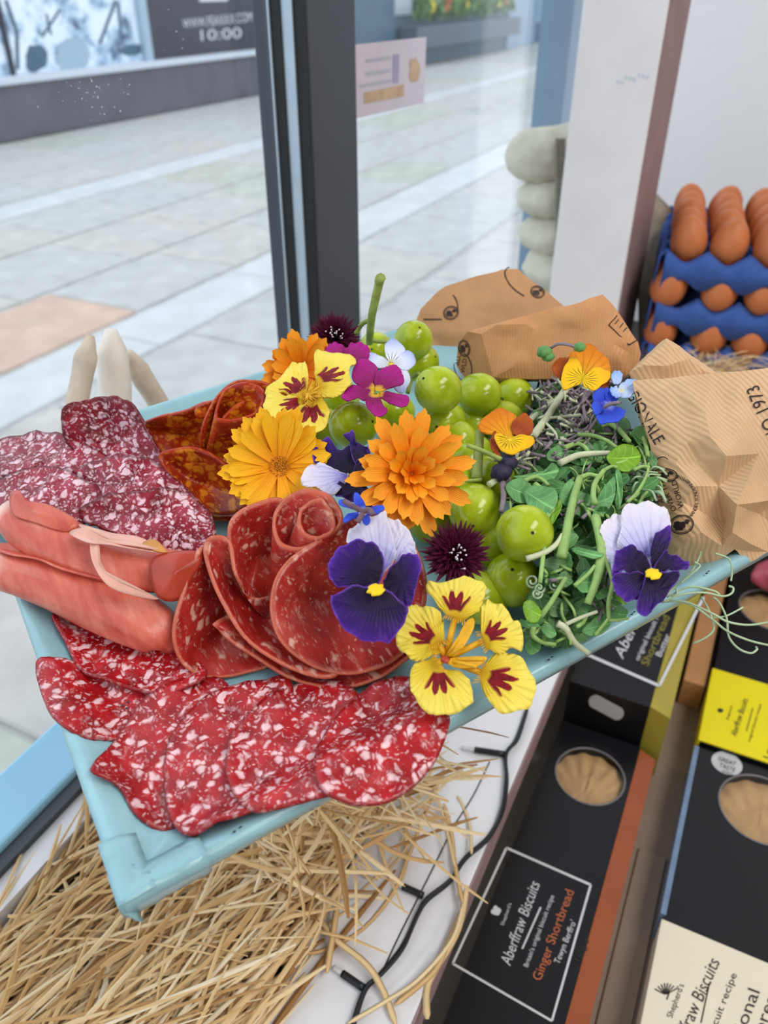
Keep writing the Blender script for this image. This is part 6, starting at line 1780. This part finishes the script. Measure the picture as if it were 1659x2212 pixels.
decal('black_lettering', [text_px('Aberffraw Biscuits', 1590, 1592, -72, 20, .25, span=84), line_px((1612, 1580), (1626, 1530), 2), text_px('original biscuit recipe', 1620, 1604, -73, 9, span=86), blob_px(1556, 1535, 9, 5, 10, 10, .3, 2), text_px("Shepherd's", 1573, 1556, -72, 8, span=32), text_px('Lemon', 1662, 1640, -72, 22, span=60)], M['black_print'], ys, plane=pz4)
M['pink'] = plain('pink_packet_film', srgb(186, 84, 104), 0.35, 0.12, 30)
c = P(1690, 1245, ZB + .03); V, Fc = pillow(c, .032, .02, .018, -.4, 5); o = world_mesh('pink_packet', V, Fc, M['pink'], None, True)
tag(o, 'pink packet at the right edge below the tray rim', 'packet')
M['lit_shelf'] = plain('lit_shelf_tan', srgb(186, 136, 92), 0.6, 0.1, 30)
room_box('lit_shelf_strip', .56 * KB, .86 * KB, .016 * KB, .034 * KB, ZSH, ZB - .004, M['lit_shelf'], None, .001, 'tan strip coloured as lit shelf between the gold sided box and the yellow label box', 'cardboard')  # tan board stands in for the lit shelf seen in the gap
room_box('clear_shelf_divider', .06 * KB, .40 * KB, .014 * KB, .034 * KB, ZSH, ZSH + .003, M['shelf'], None, .001, 'grey brown strip between the ginger box and the cream label box', 'divider')

# ------------------------------------------------------------------ light cable on the ledge
M['cable'] = plain('black_cable', srgb(20, 24, 28), 0.4, 0.1)
M['bulb'] = plain('clear_led', srgb(206, 208, 210), 0.2)
k6 = lambda pts: [(600 + p[0] / 2.37, 1550 + p[1] / 2.37) for p in pts]
def ledge_tube(name, px, r, mat, parent, z=None, n=60):
    z = z if z is not None else ZL + r
    S = [P(u, v, z) for u, v in px]
    V, Fc = tube_data([Vector(q) for q in spline(S, n)], r, 8)
    return world_mesh(name, V, Fc, M[mat] if isinstance(mat, str) else mat, parent, True)
e = empty('fairy_light_string', P(900, 1930, ZL), 'black fairy light cable with three small bulbs along the white ledge', 'light string')
main = k6([(1275, -40), (1222, 110), (1168, 190), (1172, 330), (1150, 480), (1080, 610), (960, 720), (880, 840), (770, 930), (720, 1000), (640, 1170), (530, 1310), (450, 1390), (400, 1530), (380, 1600)])
ledge_tube('cable', main, .0017, 'cable', e, n=90)
ledge_tube('cable', [(u + 3 * math.sin(i * 1.3), v + 4 * math.cos(i * 1.3)) for i, (u, v) in enumerate(main)], .0013, 'cable', e, ZL + .004, n=90)
ledge_tube('thin_wire', k6([(1085, 225), (1000, 400), (900, 560), (810, 740), (720, 920), (620, 1120), (540, 1290)]), .0005, 'cable', e, n=40)
for a, b in (((1165, 188), (1008, 165)), ((745, 912), (640, 865)), ((440, 1385), (330, 1310))):
    p_ = k6([a, b]); q_ = k6([b, (b[0] - (a[0] - b[0]) * .42, b[1] - (a[1] - b[1]) * .42)])
    hd = ledge_tube('bulb_holder', p_, .0026, 'cable', e, ZL + .0032, 6)
    ledge_tube('bulb', q_, .0017, 'bulb', hd, ZL + .0032, 6)

# ------------------------------------------------------------------ straw bed and raffia strands
def reg_main(rr):
    return rr.uniform(-.1, .95), rr.uniform(WIN_T + .085, LT0 + .004)
def z_main(s, t):
    edge = max(0, (t - LT0 + .045) / .045)
    return ZL + .006 + .012 * math.sin(s * 9) * .4 - .01 * min(1, edge)
straw_bed('straw_bedding', 5600, reg_main, 'dense golden straw bedding below the tray', z_main, 1, (.06, .2), (.36, .36), (.0013, .0046), clip=LT0 + .012)
def reg_heap(rr):
    q = Vector((rr.uniform(.09, .2), rr.uniform(.12, .19), 0)); p = TRAY @ q
    return p.dot(E1), p.dot(E2)
def heap_z(s, t):
    p = RM(s, t, 0); q = TRAY_I @ Vector((p.x, p.y, .95)); q.z = 0
    return (TRAY @ q).z - random.uniform(.016, .28)
straw_bed('straw_heap', 700, reg_heap, 'heap of straw carrying the tray', heap_z, 2, (.04, .08), (0, 1.5))
def reg_egg(rr):
    p = P(rr.uniform(1470, 1620), rr.uniform(735, 815), .80); return p.dot(E1), p.dot(E2)
straw_bed('straw_tuft', 260, reg_egg, 'tuft of pale straw in front of the egg trays', lambda s, t: .798, 3, (.03, .08), (1.2, .7), (.001, .003))
strands = [
 ([(860, 240), (760, 480), (650, 760), (590, 900), (460, 1060), (330, 1150), (180, 1205), (110, 1180), (100, 1150)], .0030, 'long raffia strand sweeping across the ledge in a wide arc'),
 ([(620, 380), (650, 500), (655, 640), (650, 780), (610, 860)], .0034, 'raffia strand hanging below the right salami slice'),
 ([(545, 520), (540, 640), (542, 790)], .0022, 'short straight raffia strand left of the arc'),
 ([(850, 440), (890, 600), (905, 740), (945, 950)], .0034, 'raffia strand nearest the black cable on the ledge'),
 ([(920, 400), (955, 470), (985, 560), (992, 700)], .0026, 'raffia strand hooking at the right of the ledge'),
 ([(118, 770), (180, 950), (270, 1110), (450, 1260), (540, 1400), (605, 1575)], .0046, 'thick raffia strand crossing the lower ledge'),
 ([(370, 600), (320, 850), (290, 1060), (250, 1310)], .0044, 'wide flat raffia strand at the straw edge'),
 ([(950, 960), (890, 1140), (720, 1340), (540, 1460), (360, 1565)], .0030, 'raffia strand curving along the lower ledge edge'),
 ([(970, 860), (920, 1090), (800, 1300), (762, 1400), (765, 1545)], .0046, 'bundle like raffia strand beside the ginger box'),
 ([(380, 760), (450, 810), (520, 820), (620, 720), (700, 600)], .0022, 'thin raffia strand looping on the white ledge'),
 ([(700, 470), (750, 535), (850, 548)], .0016, 'fine raffia curl on the white ledge'),
 ([(770, 280), (840, 480), (875, 620), (905, 760)], .0026, 'raffia strand falling from the tray rim to the cable'),
 ([(800, 250), (740, 380), (600, 700), (420, 900)], .0018, 'thin raffia strand slanting to the straw'),
 ([(940, 1000), (860, 1180), (790, 1310), (600, 1470)], .0040, 'raffia strand lying under the lower edge strand'),
]
for k, (pts, w, lab) in enumerate(strands):
    zz = ZL + .004 + .0016 * (k % 4)
    S = [P(u, v, zz + .004 * math.sin(i * 1.1 + k)) for i, (u, v) in enumerate(k6(pts))]
    V, Fc = ribbon([Vector(q) for q in spline(S, 22)], w, lift=.3)
    tag(world_mesh('raffia_strand', V, Fc, M['straw'], None, True, {'hue': [.35 + .4 * ((k * 37) % 10) / 10] * len(V)}), lab, 'raffia strand', 'raffia strands on the ledge')
